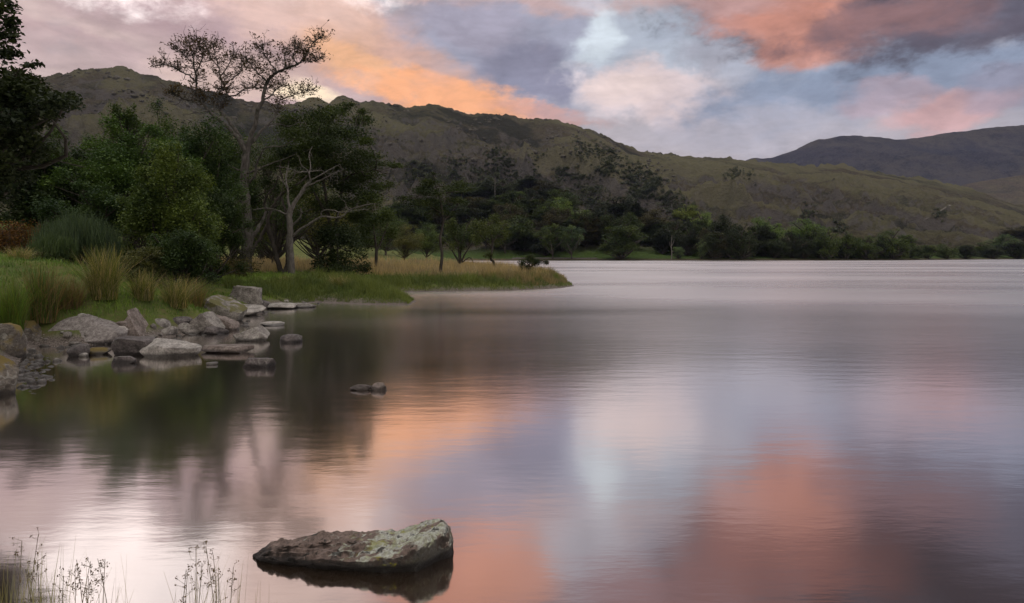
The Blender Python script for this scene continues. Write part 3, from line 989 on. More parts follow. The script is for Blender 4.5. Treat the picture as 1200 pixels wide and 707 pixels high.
rng = np.random.default_rng(77)
dA = 37.0
A_paths = [
    ([(289, 324), (288, 306), (290, 285), (290, 262), (288, 240), (286, 220), (287, 198), (289, 176)], 7.6, 4.2, 0, 0),
    ([(289, 178), (281, 165), (272, 154), (262, 145), (250, 135), (240, 124), (233, 116), (231, 104), (229, 86), (226, 66), (222, 50)], 3.2, .45, 0, -2.2),
    ([(233, 117), (222, 118), (210, 114), (199, 109)], 1.1, .35, -1.5, -2.8),
    ([(231, 98), (222, 89), (210, 83), (196, 76), (183, 77)], 1.1, .3, -1.7, -.2),
    ([(229, 86), (236, 72), (240, 54)], .9, .3, -1.8, -2.8),
    ([(228, 76), (217, 66), (208, 58)], .7, .25, -1.9, -3.2),
    ([(226, 66), (232, 56), (231, 46)], .6, .25, -2, -1.2),
    ([(288, 178), (281, 160), (274, 150), (267, 140), (259, 132), (258, 124), (266, 113), (263, 101), (258, 90), (256, 78), (252, 64), (249, 52)], 2.4, .4, 0, 1.8),
    ([(266, 113), (276, 112), (286, 105), (299, 103), (313, 104)], 1.1, .4, 1, 2.6),
    ([(258, 90), (268, 76), (274, 62)], .8, .3, 1.3, .4),
    ([(263, 101), (272, 92), (282, 84), (286, 70)], .8, .3, 1.2, 2.8),
    ([(256, 78), (247, 68), (243, 58)], .7, .25, 1.5, 2.4),
    ([(250, 135), (252, 122), (256, 108), (262, 104)], 1.0, .4, -.6, .2),
    ([(289, 178), (294, 160), (299, 145), (302, 129), (308, 118), (311, 102), (316, 92), (325, 85), (336, 80), (350, 75), (357, 68), (362, 57), (370, 48), (377, 44)], 3.2, .35, 0, -1.0),
    ([(308, 118), (318, 112), (326, 103), (333, 98)], 1.2, .35, -.3, 1.6),
    ([(313, 96), (305, 88), (297, 80), (288, 68)], 1.1, .3, -.5, -2.0),
    ([(325, 85), (318, 76), (311, 66), (308, 54)], 1.0, .3, -.6, -2.4),
    ([(336, 80), (333, 69), (337, 56)], .9, .3, -.7, .9),
    ([(348, 76), (344, 66), (346, 52)], .8, .3, -.8, -1.8),
    ([(355, 72), (365, 72), (376, 69)], .6, .22, -.8, -1.8),
    ([(291, 172), (304, 156), (312, 147), (320, 140), (325, 128), (328, 116)], 2.0, .5, 0, 2.2),
    ([(312, 147), (324, 145), (338, 148), (352, 143)], .9, .3, .9, 2.6),
    ([(328, 117), (340, 113), (352, 109), (366, 106)], .9, .25, 2.2, .8),
    ([(292, 214), (299, 205), (301, 192), (305, 183), (310, 174), (322, 172), (335, 170), (346, 162)], 1.7, .35, 0, -1.8),
    ([(288, 204), (302, 199), (318, 192), (332, 187), (346, 181)], 1.3, .35, 0, -1.2),
    ([(286, 202), (270, 195), (258, 188), (250, 180)], 1.1, .3, 0, -1.6),
    ([(286, 236), (276, 226), (266, 218)], 1.1, .3, 0, -1.2),
    ([(287, 300), (278, 292), (274, 283), (266, 279)], 3.2, 1.2, 0, -.6),
    ([(289, 290), (301, 270), (306, 262), (312, 248)], 2.8, 1.6, 0, .8),
    ([(246, 130), (228, 133), (214, 134)], .8, .3, -1, -2.2),
    ([(275, 157), (262, 160), (246, 158)], .9, .3, -.3, -1.2),
]
linesA = traced(A_paths, dA, rng)
baseA = P(289, 321, dA)
baseA[2] = gz(baseA[0], baseA[1])
# twigs off the upper limbs, each carrying a loose tuft of small leaves
twA, leafA = [], []
for (pl, r0, r1, y0, y1), (pts, rad) in zip(A_paths[1:], linesA[1:]):
    top = pl[-1][1]
    if top > 165 or pl[0][1] > 210:
        continue
    n = len(pts)
    for k in range(int(n * .38), n):
        if pts[k, 2] < CZ + (HY - 128) / F * dA:
            continue
        for _ in range(3 if k < n - 3 else 5):
            dr = rng.normal(size=3) * np.array([1, 1, .5]) + np.array([0, 0, .75]); dr /= np.linalg.norm(dr)
            L = rng.uniform(.3, .85)
            a = pts[k]; b = a + dr * L
            p, r = limb_to(rng, a, b, .016, .006, .2, 5)
            twA.append((p, r))
            if rng.uniform() < .42:
                m_ = rng.integers(4, 9)
                leafA.append(b + rng.normal(0, .085, (m_, 3)))
            for q in range(2):
                s = p[rng.integers(2, 4)]
                e = s + (rng.normal(size=3) * np.array([1, 1, .6]) + [0, 0, .4]) * rng.uniform(.12, .3)
                twA.append(limb_to(rng, s, e, .009, .005, .2, 3))
                if rng.uniform() < .4:
                    leafA.append(e + rng.normal(0, .05, (rng.integers(2, 6), 3)))
for cx, cy, rx, ry, n in ((335, 113, 22, 5, 150), (352, 108, 18, 7, 110), (330, 118, 10, 4, 60), (365, 106, 12, 5, 40), (183, 77, 11, 4, 60), (213, 60, 14, 9, 90), (250, 58, 15, 12, 150), (268, 66, 10, 9, 80),
                          (295, 73, 13, 8, 90), (318, 62, 12, 8, 70), (345, 56, 10, 6, 50), (370, 47, 9, 5, 50), (200, 72, 9, 5, 30), (240, 106, 16, 7, 50), (216, 100, 10, 5, 25)):
    for _ in range(n // 22):
        x, y = cx + rng.normal() * rx * .55, cy + rng.normal() * ry * .55
        c0 = P(x, y, dA + rng.normal() * 1.2)
        leafA.append(c0 + rng.normal(0, .09, (9, 3)))
        twA.append(limb_to(rng, c0, c0 + rng.normal(0, .25, 3) - [0, 0, .25], .008, .006, .2, 4))
tA = empty('bare_limbed_tree', baseA)
tag(tA, 'tall lone tree with bare twisting grey limbs and thin reddish leaf tufts against the sky', 'tree')
link('trunk', tubes('trunk', local(linesA, baseA), 9), M_GREYBARK, tA, smooth=True)
link('twigs', tubes('twigs', local(twA, baseA), 4), M_BARK, tA)
lv = np.concatenate(leafA) - baseA
cr = link('crown', leaf_mesh('crown', lv, .125, rng, np.clip(rng.normal(.45, .2, len(lv)), 0, 1)), M_LEAF, tA)
cr.color = (.075, .05, .03, 1)
# pale lichen plaques and ivy at its foot
iv = []
for _ in range(120):
    x, y = rng.uniform(270, 304), rng.uniform(290, 326)
    c0 = P(x + rng.normal() * 2, y, dA - .3 + rng.normal() * .4)
    iv.append(c0 + rng.normal(0, .16, (12, 3)))
ivl = np.concatenate(iv) - baseA
cr = link('undergrowth', leaf_mesh('undergrowth', ivl, .09, rng, rng.uniform(0, .8, len(ivl))), M_LEAF, tA)
cr.color = (.045, .05, .025, 1)

dB = 35.5
B_paths = [
    ([(342, 326), (341, 305), (340, 285), (340, 268), (339, 252), (341, 244)], 4.6, 3.2, 0, 0),
    ([(341, 246), (346, 237), (352, 228), (357, 219), (364, 212)], 2.8, 1.4, 0, -.3),
    ([(340, 250), (338, 236), (337, 222), (335, 208), (338, 194)], 2.0, .5, 0, .8),
    ([(343, 277), (352, 269), (362, 263), (371, 257), (378, 254), (390, 255), (400, 254), (408, 248), (416, 244), (430, 240), (441, 239)], 1.7, .35, 0, -1.8),
    ([(376, 255), (377, 249), (382, 246), (392, 247), (402, 249), (410, 248), (422, 246), (432, 246)], .8, .25, -.8, -1.8),
    ([(410, 247), (406, 242), (404, 235)], .5, .2, -1.3, -1.8),
    ([(343, 264), (350, 257), (353, 250), (352, 244)], 1.2, .5, 0, -.4),
    ([(340, 253), (330, 249), (322, 246), (310, 244), (297, 246)], 1.2, .4, 0, .3),
    ([(358, 219), (369, 214), (382, 208), (394, 202), (402, 199)], 1.0, .3, -.2, -1.4),
    ([(362, 212), (374, 206), (388, 198), (398, 193)], .8, .25, -.3, .7),
    ([(364, 212), (360, 200), (352, 192), (350, 182)], .9, .25, -.3, -1.0),
    ([(362, 205), (364, 194), (362, 182), (366, 172)], .8, .25, -.3, .6),
    ([(337, 222), (330, 210), (322, 203)], .7, .25, .4, 1.2),
    ([(338, 214), (345, 206), (347, 196)], .6, .2, .4, -.3),
    ([(360, 201), (350, 202), (340, 198), (324, 195)], .7, .25, -.4, -1.2),
    ([(364, 201), (374, 200), (380, 201)], .7, .3, -.4, -.8),
]
linesB = traced(B_paths, dB, rng, .03)
baseB = P(342, 324, dB); baseB[2] = gz(baseB[0], baseB[1])
twB = []
for pts, rad in linesB[1:]:
    n = len(pts)
    for k in range(n // 2, n, 2):
        dr = rng.normal(size=3) + [0, 0, .2]; dr /= np.linalg.norm(dr)
        twB.append(limb_to(rng, pts[k], pts[k] + dr * rng.uniform(.15, .5), .011, .005, .2, 4))
tB = empty('dead_tree', baseB)
tag(tB, 'pale leafless dead tree with a long crooked bough reaching right', 'tree')
link('trunk', tubes('trunk', local(linesB + twB, baseB), 7), M_PALE, tB, smooth=True)

dC = 39.0
C_paths = [
    ([(330, 323), (326, 308), (321, 292), (317, 276), (314, 262), (316, 250), (322, 238), (330, 228), (340, 221), (352, 214), (360, 206)], 3.4, .8, 0, -1.2),
    ([(333, 322), (337, 306), (336, 290), (338, 270), (336, 250), (330, 232), (332, 214), (328, 196), (334, 180)], 2.6, .6, 0, 1.2),
    ([(315, 262), (309, 272), (304, 281), (298, 290), (296, 300)], 2.4, 1.4, 0, -.8),
    ([(316, 252), (310, 240), (314, 228), (322, 219), (326, 206)], 1.8, .5, 0, -1),
    ([(318, 246), (326, 240), (330, 230)], 1.2, .4, 0, -.6),
]
linesC = traced(C_paths, dC, rng, .04)
baseC = P(331, 321, dC); baseC[2] = gz(baseC[0], baseC[1])
tC = empty('twisted_tree', baseC)
tag(tC, 'dark twisted leaning tree between the tall bare-limbed tree and the pale dead one', 'tree')
link('trunk', tubes('trunk', local(linesC, baseC), 8), M_BARK, tC, smooth=True)
cl = [(*(P(x, y, dC + dy) - baseC), rx * dC / F, rx * dC / F, ry * dC / F) for x, y, rx, ry, dy in
      ((334, 178, 22, 9, 1.4), (322, 192, 18, 8, 1.8), (350, 190, 20, 8, 1.5), (312, 214, 12, 8, 1.2), (345, 158, 22, 9, 2))]
cr = link('crown', crown_from_clumps(rng, cl, 5200, .13), M_LEAF, tC); cr.color = (*DK, 1)


def px_tree(name, label, d, base, trunks, clumps, n, leaf, color, seed, cat='tree', depth=1.6, bark=None, group=None):
    """tree whose leaf clumps are given as (px, py, half width px, half height px[, depth offset])"""
    rg = np.random.default_rng(seed)
    org = P(base[0], base[1], d); org[2] = gz(org[0], org[1])
    cl = []
    for c in clumps:
        dy = c[4] if len(c) > 4 else rg.normal() * depth
        # three sub-clumps each so that no lobe reads as a ball
        for _ in range(4):
            s = rg.uniform(.45, .75)
            ox, oy = rg.uniform(-.55, .55) * c[2], rg.uniform(-.55, .55) * c[3]
            dd = d + dy + rg.uniform(-.6, .6) * c[2] * d / F
            cl.append((*(P(c[0] + ox, c[1] + oy, dd) - org), c[2] * d / F * s, c[2] * d / F * s, min(c[2], c[3] * 1.45) * d / F * s))
    lines = local(traced([(pl, a, b, y0, y1) for pl, a, b, y0, y1 in trunks], d, rg, .03), org)
    allp = np.concatenate([p for p, r in lines])
    for c in cl[::2]:
        q = np.array(c[:3])
        low = allp[allp[:, 2] < q[2] + .1] if (allp[:, 2] < q[2] + .1).any() else allp
        a = low[np.argmin(np.linalg.norm(low - q, axis=1) + .3 * np.abs(low[:, 2] - q[2]))]
        lines.append(limb_to(rg, a, q, .035, .012))
    t = empty(name, org)
    tag(t, label, cat, group)
    link('trunk', tubes('trunk', lines, 6), bark or M_BARK, t, smooth=True)
    o = link('crown', crown_from_clumps(rg, cl, n, leaf), M_LEAF, t)
    o.color = (*color, 1)
    return t


# layered dark tree right of the dead one
px_tree('layered_tree', 'dark tree with flat layered sprays of foliage right of the pale dead tree', 41.0, (392, 322),
        [([(392, 324), (389, 290), (386, 260), (381, 225), (376, 190), (380, 160)], 3.4, 1.0, 0, 0),
         ([(389, 280), (398, 240), (403, 205), (402, 180)], 2.4, .8, 0, 1),
         ([(402, 212), (412, 205), (424, 202), (440, 199)], 1.4, .5, .6, 0),
         ([(386, 255), (368, 225), (362, 200)], 2.2, .8, 0, -1), ([(378, 190), (396, 165), (418, 150)], 1.4, .5, 0, 1)],
        [(398, 129, 20, 7), (382, 136, 28, 10), (420, 142, 24, 8), (350, 143, 30, 13), (376, 152, 36, 12), (408, 158, 36, 10), (434, 166, 20, 6),
         (360, 168, 36, 12), (392, 174, 38, 11), (424, 182, 28, 7), (346, 186, 28, 12), (380, 192, 36, 12), (412, 196, 32, 9), (446, 194, 22, 5), (468, 194, 16, 3),
         (372, 210, 32, 11), (428, 208, 30, 9), (408, 220, 30, 9), (448, 218, 20, 6), (354, 224, 24, 10), (432, 232, 28, 9), (404, 238, 30, 10), (378, 242, 26, 10), (408, 122, 9, 3), (424, 132, 10, 4), (418, 252, 24, 10)],
        40000, .14, (0.049, 0.070, 0.028), 201)
px_tree('holly_bush', 'dense dark round bush under the layered dark tree', 38.5, (396, 326),
        [([(396, 328), (396, 300), (394, 275)], 1.4, .6, 0, 0)],
        [(395, 270, 28, 20), (378, 285, 18, 22), (412, 288, 22, 20), (398, 305, 34, 18), (372, 312, 12, 10), (425, 308, 14, 14), (392, 318, 30, 7)],
        11000, .13, (0.032, 0.048, 0.021), 202, 'bush', .8)
# slender tree on the spit
px_tree('slender_tree', 'slim dark tree with a high flat crown and one straight trunk on the grassy spit', 43.0, (516, 319),
        [([(516, 320), (518, 300), (516, 280), (519, 262), (517, 240), (512, 222), (508, 212)], 2.3, .8, 0, 0), ([(518, 262), (530, 248), (540, 236)], 1.0, .4, 0, .8), ([(517, 250), (500, 240), (486, 232)], 1.0, .4, 0, -.8)],
        [(508, 214, 16, 4), (490, 222, 16, 5), (530, 218, 18, 5), (514, 226, 28, 5), (476, 232, 12, 4), (545, 224, 10, 4), (500, 236, 22, 5), (530, 234, 16, 5), (512, 246, 14, 6), (508, 205, 5, 4), (526, 252, 10, 4), (500, 252, 9, 4)],
        7000, .12, (0.042, 0.059, 0.025), 203, depth=1.0)
# lighter tree between, trunk at 443
px_tree('leafy_tree', 'mid green leafy tree on a short trunk behind the meadow, left of the slim tree', 50.0, (440, 316),
        [([(440, 318), (441, 296), (439, 275), (436, 250)], 2.6, .8, 0, 0), ([(441, 296), (450, 275), (455, 260)], 1.4, .5, 0, .5)],
        [(437, 240, 18, 9), (422, 252, 16, 9), (454, 250, 18, 9), (440, 262, 24, 10), (420, 275, 15, 9), (460, 272, 15, 9), (440, 284, 22, 8)],
        8000, .15, (0.059, 0.084, 0.032), 204, depth=1.2)
# spit's small trees
sp_ = [([(539, 309), (538, 300), (536, 285), (528, 270), (520, 258)], 1.6, .4, 0, -.6), ([(539, 309), (540, 295), (543, 280), (548, 264), (556, 255)], 1.5, .4, 0, .6),
       ([(540, 308), (546, 296), (556, 282), (566, 272)], 1.2, .35, 0, -.6), ([(538, 308), (530, 294), (521, 284), (514, 276)], 1.2, .35, 0, .6), ([(539, 300), (537, 280), (536, 255)], .8, .3, 0, 0),
       ([(541, 308), (550, 302), (555, 308)], .8, .4, 0, -.4)]
px_tree('willow', 'small many stemmed willow fanning out like a vase on the back of the spit', 62.0, (540, 309), sp_,
        [(524, 268, 12, 10), (550, 265, 12, 10), (537, 280, 18, 10), (518, 284, 9, 9), (560, 280, 11, 9), (538, 292, 14, 8), (570, 276, 6, 5), (534, 262, 8, 7)], 6500, .14, (.075, .10, .045), 205, depth=1.0)
px_tree('leaning_tree', 'light green loose crowned small tree on a crooked leaning trunk on the spit', 60.0, (579, 313),
        [([(580, 315), (578, 307), (575, 303), (577, 292), (576, 276), (572, 262)], 2.0, .7, 0, 0), ([(576, 290), (565, 278), (556, 268)], .8, .3, 0, .4), ([(577, 285), (586, 272), (592, 262)], .8, .3, 0, -.4), ([(577, 304), (570, 299)], .8, .3, 0, 0)],
        [(574, 255, 14, 6), (560, 264, 12, 7), (588, 262, 12, 7), (572, 270, 18, 8), (555, 276, 8, 6), (594, 275, 8, 7), (574, 300, 9, 4), (580, 284, 10, 6)], 5200, .14, (.085, .105, .045), 206, depth=1.0)
px_tree('drooping_shrub', 'low dark shrub with one drooping horizontal branch at the tip of the spit', 42.0, (621, 322),
        [([(621, 320), (621, 312), (620, 306)], .9, .4, 0, 0), ([(621, 313), (629, 308), (636, 306), (643, 309)], 1.2, .5, 0, -.3), ([(621, 312), (615, 307), (611, 308)], .6, .3, 0, .3)],
        [(620, 305, 7, 6), (613, 309, 6, 6), (627, 309, 7, 5), (631, 306, 7, 3), (638, 307, 6, 3), (619, 313, 11, 5), (622, 301, 4, 3)], 4600, .08, (.04, .055, .028), 207, 'shrub', .4)

# --- the leafy bank on the left: each broadleaf tree its own
LEFT = [  # label, name, px, top row, distance, half width px, crown base fraction, colour, seed, leaves, leaf size, shape
    ('shadowy dark tree behind the broom bush, left of the leafy bank', 'broadleaf_tree', 40, 150, 25, 62, .08, (0.028, 0.045, 0.024), 301, 15000, .17, 'round'),
    ('mid green bushy tree behind the shadowy dark one, below the bare hilltop', 'broadleaf_tree', 98, 148, 31, 62, .08, (0.055, 0.089, 0.032), 302, 14000, .17, 'round'),
    ('dark green tree filling the skyline right of the thin sapling', 'broadleaf_tree', 196, 126, 34, 52, .06, (.052, .084, .032), 321, 13000, .18, 'round'),
    ('dark bushy tree directly behind the fork of the bare-limbed tree', 'broadleaf_tree', 272, 140, 42, 46, .08, (.042, .068, .028), 322, 11000, .19, 'round'),
    ('thin crowned sapling poking above the leafy bank under the hilltop', 'sapling', 150, 110, 29, 20, .55, (0.046, 0.072, 0.026), 303, 2600, .15, 'flat'),
    ('broad mid green tree in the middle of the leafy bank', 'broadleaf_tree', 158, 136, 26, 70, .06, (0.059, 0.103, 0.033), 304, 17000, .16, 'round'),
    ('dark green tree behind and left of the tall bare-limbed tree', 'broadleaf_tree', 226, 130, 31, 62, .08, (0.039, 0.066, 0.026), 305, 13000, .18, 'round'),
    ('bright green leafy tree reaching forward to the rocks, left of the bare trunk', 'broadleaf_tree', 205, 158, 21.5, 60, .05, (0.079, 0.112, 0.037), 306, 20000, .13, 'oval'),
    ('dark green low tree in shade just left of the tall bare trunk', 'broadleaf_tree', 246, 205, 25, 40, .04, (0.034, 0.055, 0.021), 307, 12000, .13, 'round'),
    ('mid green tree half hidden behind the bare limbs and the dead tree', 'broadleaf_tree', 322, 146, 52, 62, .1, (0.042, 0.066, 0.024), 308, 12000, .19, 'round'),
    ('leafy tree with yellowing leaves seen through the dead tree', 'broadleaf_tree', 372, 205, 58, 52, .12, (0.098, 0.098, 0.028), 309, 9000, .19, 'round'),
    ('olive green tree in the gap between bare trunk and dead tree', 'broadleaf_tree', 306, 222, 60, 34, .1, (0.105, 0.112, 0.037), 310, 6000, .19, 'round'),
    ('dark leafy thicket tree at the bottom left of the bank behind the broom', 'broadleaf_tree', 110, 212, 22.5, 46, .04, (0.039, 0.068, 0.028), 311, 12000, .12, 'round'),
    ('small rounded dark bush on the bank above the row of rocks', 'bush', 214, 262, 19.5, 44, .02, (0.037, 0.061, 0.026), 312, 11000, .10, 'round'),
    ('low leafy bush with russet leaves left of the rounded dark bush', 'bush', 165, 285, 18.5, 30, .02, (0.066, 0.072, 0.032), 313, 7000, .085, 'round'),
    ('pale green small tree beyond the meadow behind the layered dark tree', 'broadleaf_tree', 474, 262, 85, 22, .15, (0.112, 0.112, 0.053), 314, 4200, .2, 'round'),
    ('soft green round tree beyond the meadow right of the pale green small tree', 'broadleaf_tree', 500, 258, 95, 20, .15, (0.079, 0.112, 0.046), 315, 4000, .22, 'round'),
    ('grey green tree beyond the meadow left of the pale green small tree', 'broadleaf_tree', 452, 240, 105, 30, .12, (0.066, 0.092, 0.046), 316, 5000, .25, 'round'),
]
for lab, nm, px, top, d, hw, bf, colr, sd, nl, ls, shp in LEFT:
    colr = tuple(c * 1.2 for c in colr)
    x = (px - CX) / F * d
    z0 = gz(x, d)
    H = CZ + (HY - top) / F * d - z0
    ms = gen_tree(sd, H, hw / F * d, bf, 64, int(nl * 2.6), ls * .62, shp, .32)
    put_tree(nm, lab, (x, d, z0 - .05), ms, colr, 'bush' if nm == 'bush' else 'tree')

# near dark tree leaning in from the left edge
dN = 9.5
rgN = np.random.default_rng(400)
clN = []
for x, y, rx, ry in ((-40, 40, 60, 60), (-30, 120, 80, 50), (5, 5, 14, 12), (10, 35, 16, 16), (8, 62, 18, 14), (20, 92, 22, 14), (40, 100, 22, 12), (50, 122, 34, 14), (74, 116, 20, 8), (30, 140, 42, 20), (10, 165, 46, 24), (60, 134, 22, 10),
                     (36, 78, 12, 6), (-20, 190, 60, 40), (20, 200, 40, 24), (-60, 220, 60, 40), (84, 112, 9, 5), (16, 115, 34, 22)):
    for _ in range(4):
        s = rgN.uniform(.4, .7)
        c0 = P(x + rgN.uniform(-.6, .6) * rx, y + rgN.uniform(-.6, .6) * ry, dN + rgN.uniform(-.8, .8))
        clN.append((*c0, rx * dN / F * s, rx * dN / F * s, ry * dN / F * s))
bN = P(-95, 345, dN); bN[2] = gz(bN[0], bN[1])
clN = [(c[0] - bN[0], c[1] - bN[1], c[2] - bN[2], *c[3:]) for c in clN]
tN = empty('overhanging_tree', bN)
tag(tN, 'near black leafy tree leaning in from the left edge, top cut by the frame', 'tree')
lnN = [(smooth_line([(0, 0, -.2), (.1, .1, 1.2), (.05, .2, 2.0), (.2, .1, 3.2), (.3, 0, 4.6)]), np.linspace(.16, .05, 17))]
for c in clN[::2]:
    zz = np.clip(c[2] - .6, .6, 4.2)
    lnN.append(limb_to(rgN, (.1, .1, zz), c[:3], .05, .01, .15))
link('trunk', tubes('trunk', lnN, 7), M_BARK, tN, smooth=True)
cr = link('crown', crown_from_clumps(rgN, clN, 24000, .075), M_LEAF, tN)
cr.color = (.03, .042, .022, 1)


# ------------------------------------------------------------------ broom, bracken, rushes and grasses
def blades(rng, roots, h, w, lean, seg=2, droop=0.35, wind=(0.0, 0.0)):
    """tapered curved blades; roots (n,3); h, w arrays; returns verts, faces"""
    n = len(roots)
    a = rng.uniform(0, 2 * math.pi, n)
    dr = np.stack([np.cos(a), np.sin(a)], 1) * (lean * rng.uniform(.2, 1, n))[:, None] + np.array(wind)
    side = np.stack([-np.sin(a + rng.normal(0, .8, n)), np.cos(a), np.zeros(n)], 1)
    side[:, 1] *= .5
    side /= np.linalg.norm(side, axis=1, keepdims=True) + 1e-9
    V = np.zeros((n, (seg + 1) * 2, 3))
    for k in range(seg + 1):
        t = k / seg
        c = roots.copy()
        c[:, :2] += dr * (h * t ** 1.6)[:, None]
        c[:, 2] += h * (t - droop * t * t * np.linalg.norm(dr, axis=1))
        ww = (w * (1 - .85 * t))[:, None]
        V[:, 2 * k] = c - side * ww / 2
        V[:, 2 * k + 1] = c + side * ww / 2
    f = np.concatenate([np.array([[2 * k, 2 * k + 1, 2 * k + 3, 2 * k + 2]]) for k in range(seg)])
    Fc = (f[None] + (np.arange(n) * (seg + 1) * 2)[:, None, None]).reshape(-1, 4)
    return V.reshape(-1, 3), Fc


def tuft(name, label, cat, px, pyb, d, wpx, hpx, n, cols, seed, lean=.8, wid=.008, group=None, wind=(0, 0)):
    """a clump of rush or grass with its foot at pixel (px, pyb)"""
    rg = np.random.default_rng(seed)
    org = P(px, pyb, d); org[2] = gz(org[0], org[1]) - .02
    w, h = wpx / F * d, hpx / F * d
    r = np.sqrt(rg.uniform(0, 1, n)) * w * .22
    a = rg.uniform(0, 2 * math.pi, n)
    roots = np.stack([r * np.cos(a), r * np.sin(a) * .8, np.zeros(n)], 1)
    hh = h * rg.uniform(.5, 1.2, n) * 1.05
    V, Fc = blades(rg, roots, hh, np.full(n, wid) * rg.uniform(.6, 1.3, n), lean * w / h * rg.uniform(.15, 1.25, n), 3, .25, wind)
    tint = np.repeat(np.clip(rg.normal(.5, .25, n), 0, 1), 3)
    t = empty(name, org)
    tag(t, label, cat, group)
    k = int(n * cols[2])
    cut = k * 3
    for nm, colr, sl, vs in (('green_blades', cols[0], slice(0, cut), slice(0, k * 8)), ('dry_blades', cols[1], slice(cut, None), slice(k * 8, None))):
        ff = Fc[sl]
        if len(ff) == 0:
            continue
        o = link(nm, mesh_np(nm, V[vs], ff - ff.min(), tint[sl]), M_BLADE, t)
        o.color = (*colr, 1)
    return t


GRN, TAN, RST, OLV, LIM = (.085, .13, .035), (.33, .27, .17), (.2, .135, .085), (.13, .15, .045), (.12, .2, .04)
GT = 'rush and grass tussocks on the left bank'
tuft('rush_tussock', 'arching dark rush tussock hanging over the rocks left of the sloping slab', 'tussock', 50, 392, 13.5, 62, 62, 900, (GRN, RST, .6), 501, group=GT, wid=.012)
tuft('rush_tussock', 'tall green rush tussock with tan tips above the sloping slab', 'tussock', 122, 366, 14.5, 66, 56, 1100, (OLV, TAN, .62), 502, group=GT, wid=.012)
tuft('grass_tussock', 'reddish brown dry grass tussock between the two rush tussocks', 'tussock', 82, 372, 14.0, 56, 36, 700, (OLV, RST, .25), 503, group=GT, wid=.011)
tuft('rush_tussock', 'yellow green rush clump at the left edge above the lichened rocks', 'tussock', 14, 386, 12.9, 54, 56, 800, (LIM, OLV, .6), 504, group=GT, wid=.012)
tuft('grass_tussock', 'loose green grass clump above the pointed brown boulder', 'tussock', 168, 372, 15.3, 50, 34, 600, (OLV, TAN, .65), 505, group=GT, wid=.011)
tuft('grass_tussock', 'yellowish grass clump above the notched rock in the middle of the row', 'tussock', 206, 376, 16.0, 56, 36, 700, (OLV, TAN, .6), 506, group=GT, wid=.011)
tuft('grass_tussock', 'rusty tinged grass clump just left of the big mossy tilted boulder', 'tussock', 230, 366, 17.4, 40, 30, 500, (OLV, RST, .5), 507, group=GT, wid=.011)
tuft('grass_tussock', 'pale feathery grass tuft on the crest of the bank at the left edge', 'tussock', 22, 322, 17.0, 54, 18, 600, (LIM, TAN, .3), 508, group=GT, wid=.011)
tuft('grass_tussock', 'yellow green grass tuft at the water on the left end of the promontory', 'tussock', 398, 346, 27.5, 40, 16, 500, (OLV, TAN, .6), 509, group=GT, wid=.015)
tuft('grass_tussock', 'tan grass tuft right of the square topped boulder on the promontory', 'tussock', 336, 352, 27.0, 26, 14, 350, (OLV, TAN, .5), 510, group=GT, wid=.015)


def broom(px, pyb, d, wpx, hpx, n, colr, seed, name, label):
    rg = np.random.default_rng(seed)
    org = P(px, pyb, d); org[2] = gz(org[0], org[1]) - .02
    w, h = wpx / F * d, hpx / F * d
    lines = []
    for k in range(26):
        a = rg.uniform(0, 2 * math.pi); r = rg.uniform(.1, 1)
        lines.append(limb_to(rg, (0, 0, -.05), (math.cos(a) * r * w * .38, math.sin(a) * r * w * .3, h * rg.uniform(.45, .75) * (1.15 - .4 * r)), .02, .008, .1, 5))
    ends = np.array([l[0][-1] for l in lines] + [l[0][3] for l in lines])
    roots = ends[rg.integers(0, len(ends), n)] + rg.normal(0, .12, (n, 3)) * np.array([w * .5, w * .5, h * .5])
    V, Fc = blades(rg, roots, h * rg.uniform(.15, .5, n), np.full(n, .016), rg.uniform(.2, 1.0, n), 2, .1)
    t = empty(name, org)
    tag(t, label, 'bush')
    link('stems', tubes('stems', lines, 5), M_BARK, t)
    o = link('shoots', mesh_np('shoots', V, Fc, np.repeat(np.clip(rg.normal(.4, .2, n), 0, 1), 2)), M_BLADE, t)
    o.color = (*colr, 1)


broom(92, 330, 20.0, 96, 60, 6500, (.07, .105, .065), 521, 'broom_bush', 'grey green feathery broom bush on the bank behind the rush tussocks')
broom(62, 326, 18.5, 60, 34, 4500, (.065, .10, .045), 522, 'broom_bush', 'lower green broom bush in front of the feathery grey green one')

# bracken: each a thicket of rusty fronds
def bracken(px, pyb, d, wpx, hpx, n, colr, seed, label):
    rg = np.random.default_rng(seed)
    org = P(px, pyb, d); org[2] = gz(org[0], org[1]) - .02
    w, h = wpx / F * d, hpx / F * d
    roots = np.stack([rg.uniform(-.5, .5, n) * w, rg.uniform(-.5, .5, n) * w * .6, np.zeros(n)], 1)
    lines, lf = [], []
    for r in roots:
        e = r + np.array([rg.normal() * .35, rg.normal() * .35, h * rg.uniform(.6, 1.05)])
        p, rr = limb_to(rg, r, e, .012, .004, .3, 7)
        lines.append((p, rr))
        for q in p[2:]:
            lf.append(q + rg.normal(0, .10, (14, 3)) * np.array([1.3, 1.3, .5]))
    lf = np.concatenate(lf)
    t = empty('bracken', org)
    tag(t, label, 'bracken')
    link('stems', tubes('stems', lines, 4), M_BARK, t)
    o = link('fronds', leaf_mesh('fronds', lf, .085, rg, rg.uniform(0, 1, len(lf)), .6, .4), M_LEAF, t)
    o.color = (*colr, 1)


bracken(10, 312, 22.0, 70, 34, 120, (.13, .065, .028), 531, 'rusty brown bracken thicket on the bank at the left edge')
bracken(265, 344, 30.0, 46, 22, 60, (.08, .07, .03), 532, 'olive and russet bracken at the foot of the tall bare-limbed tree')


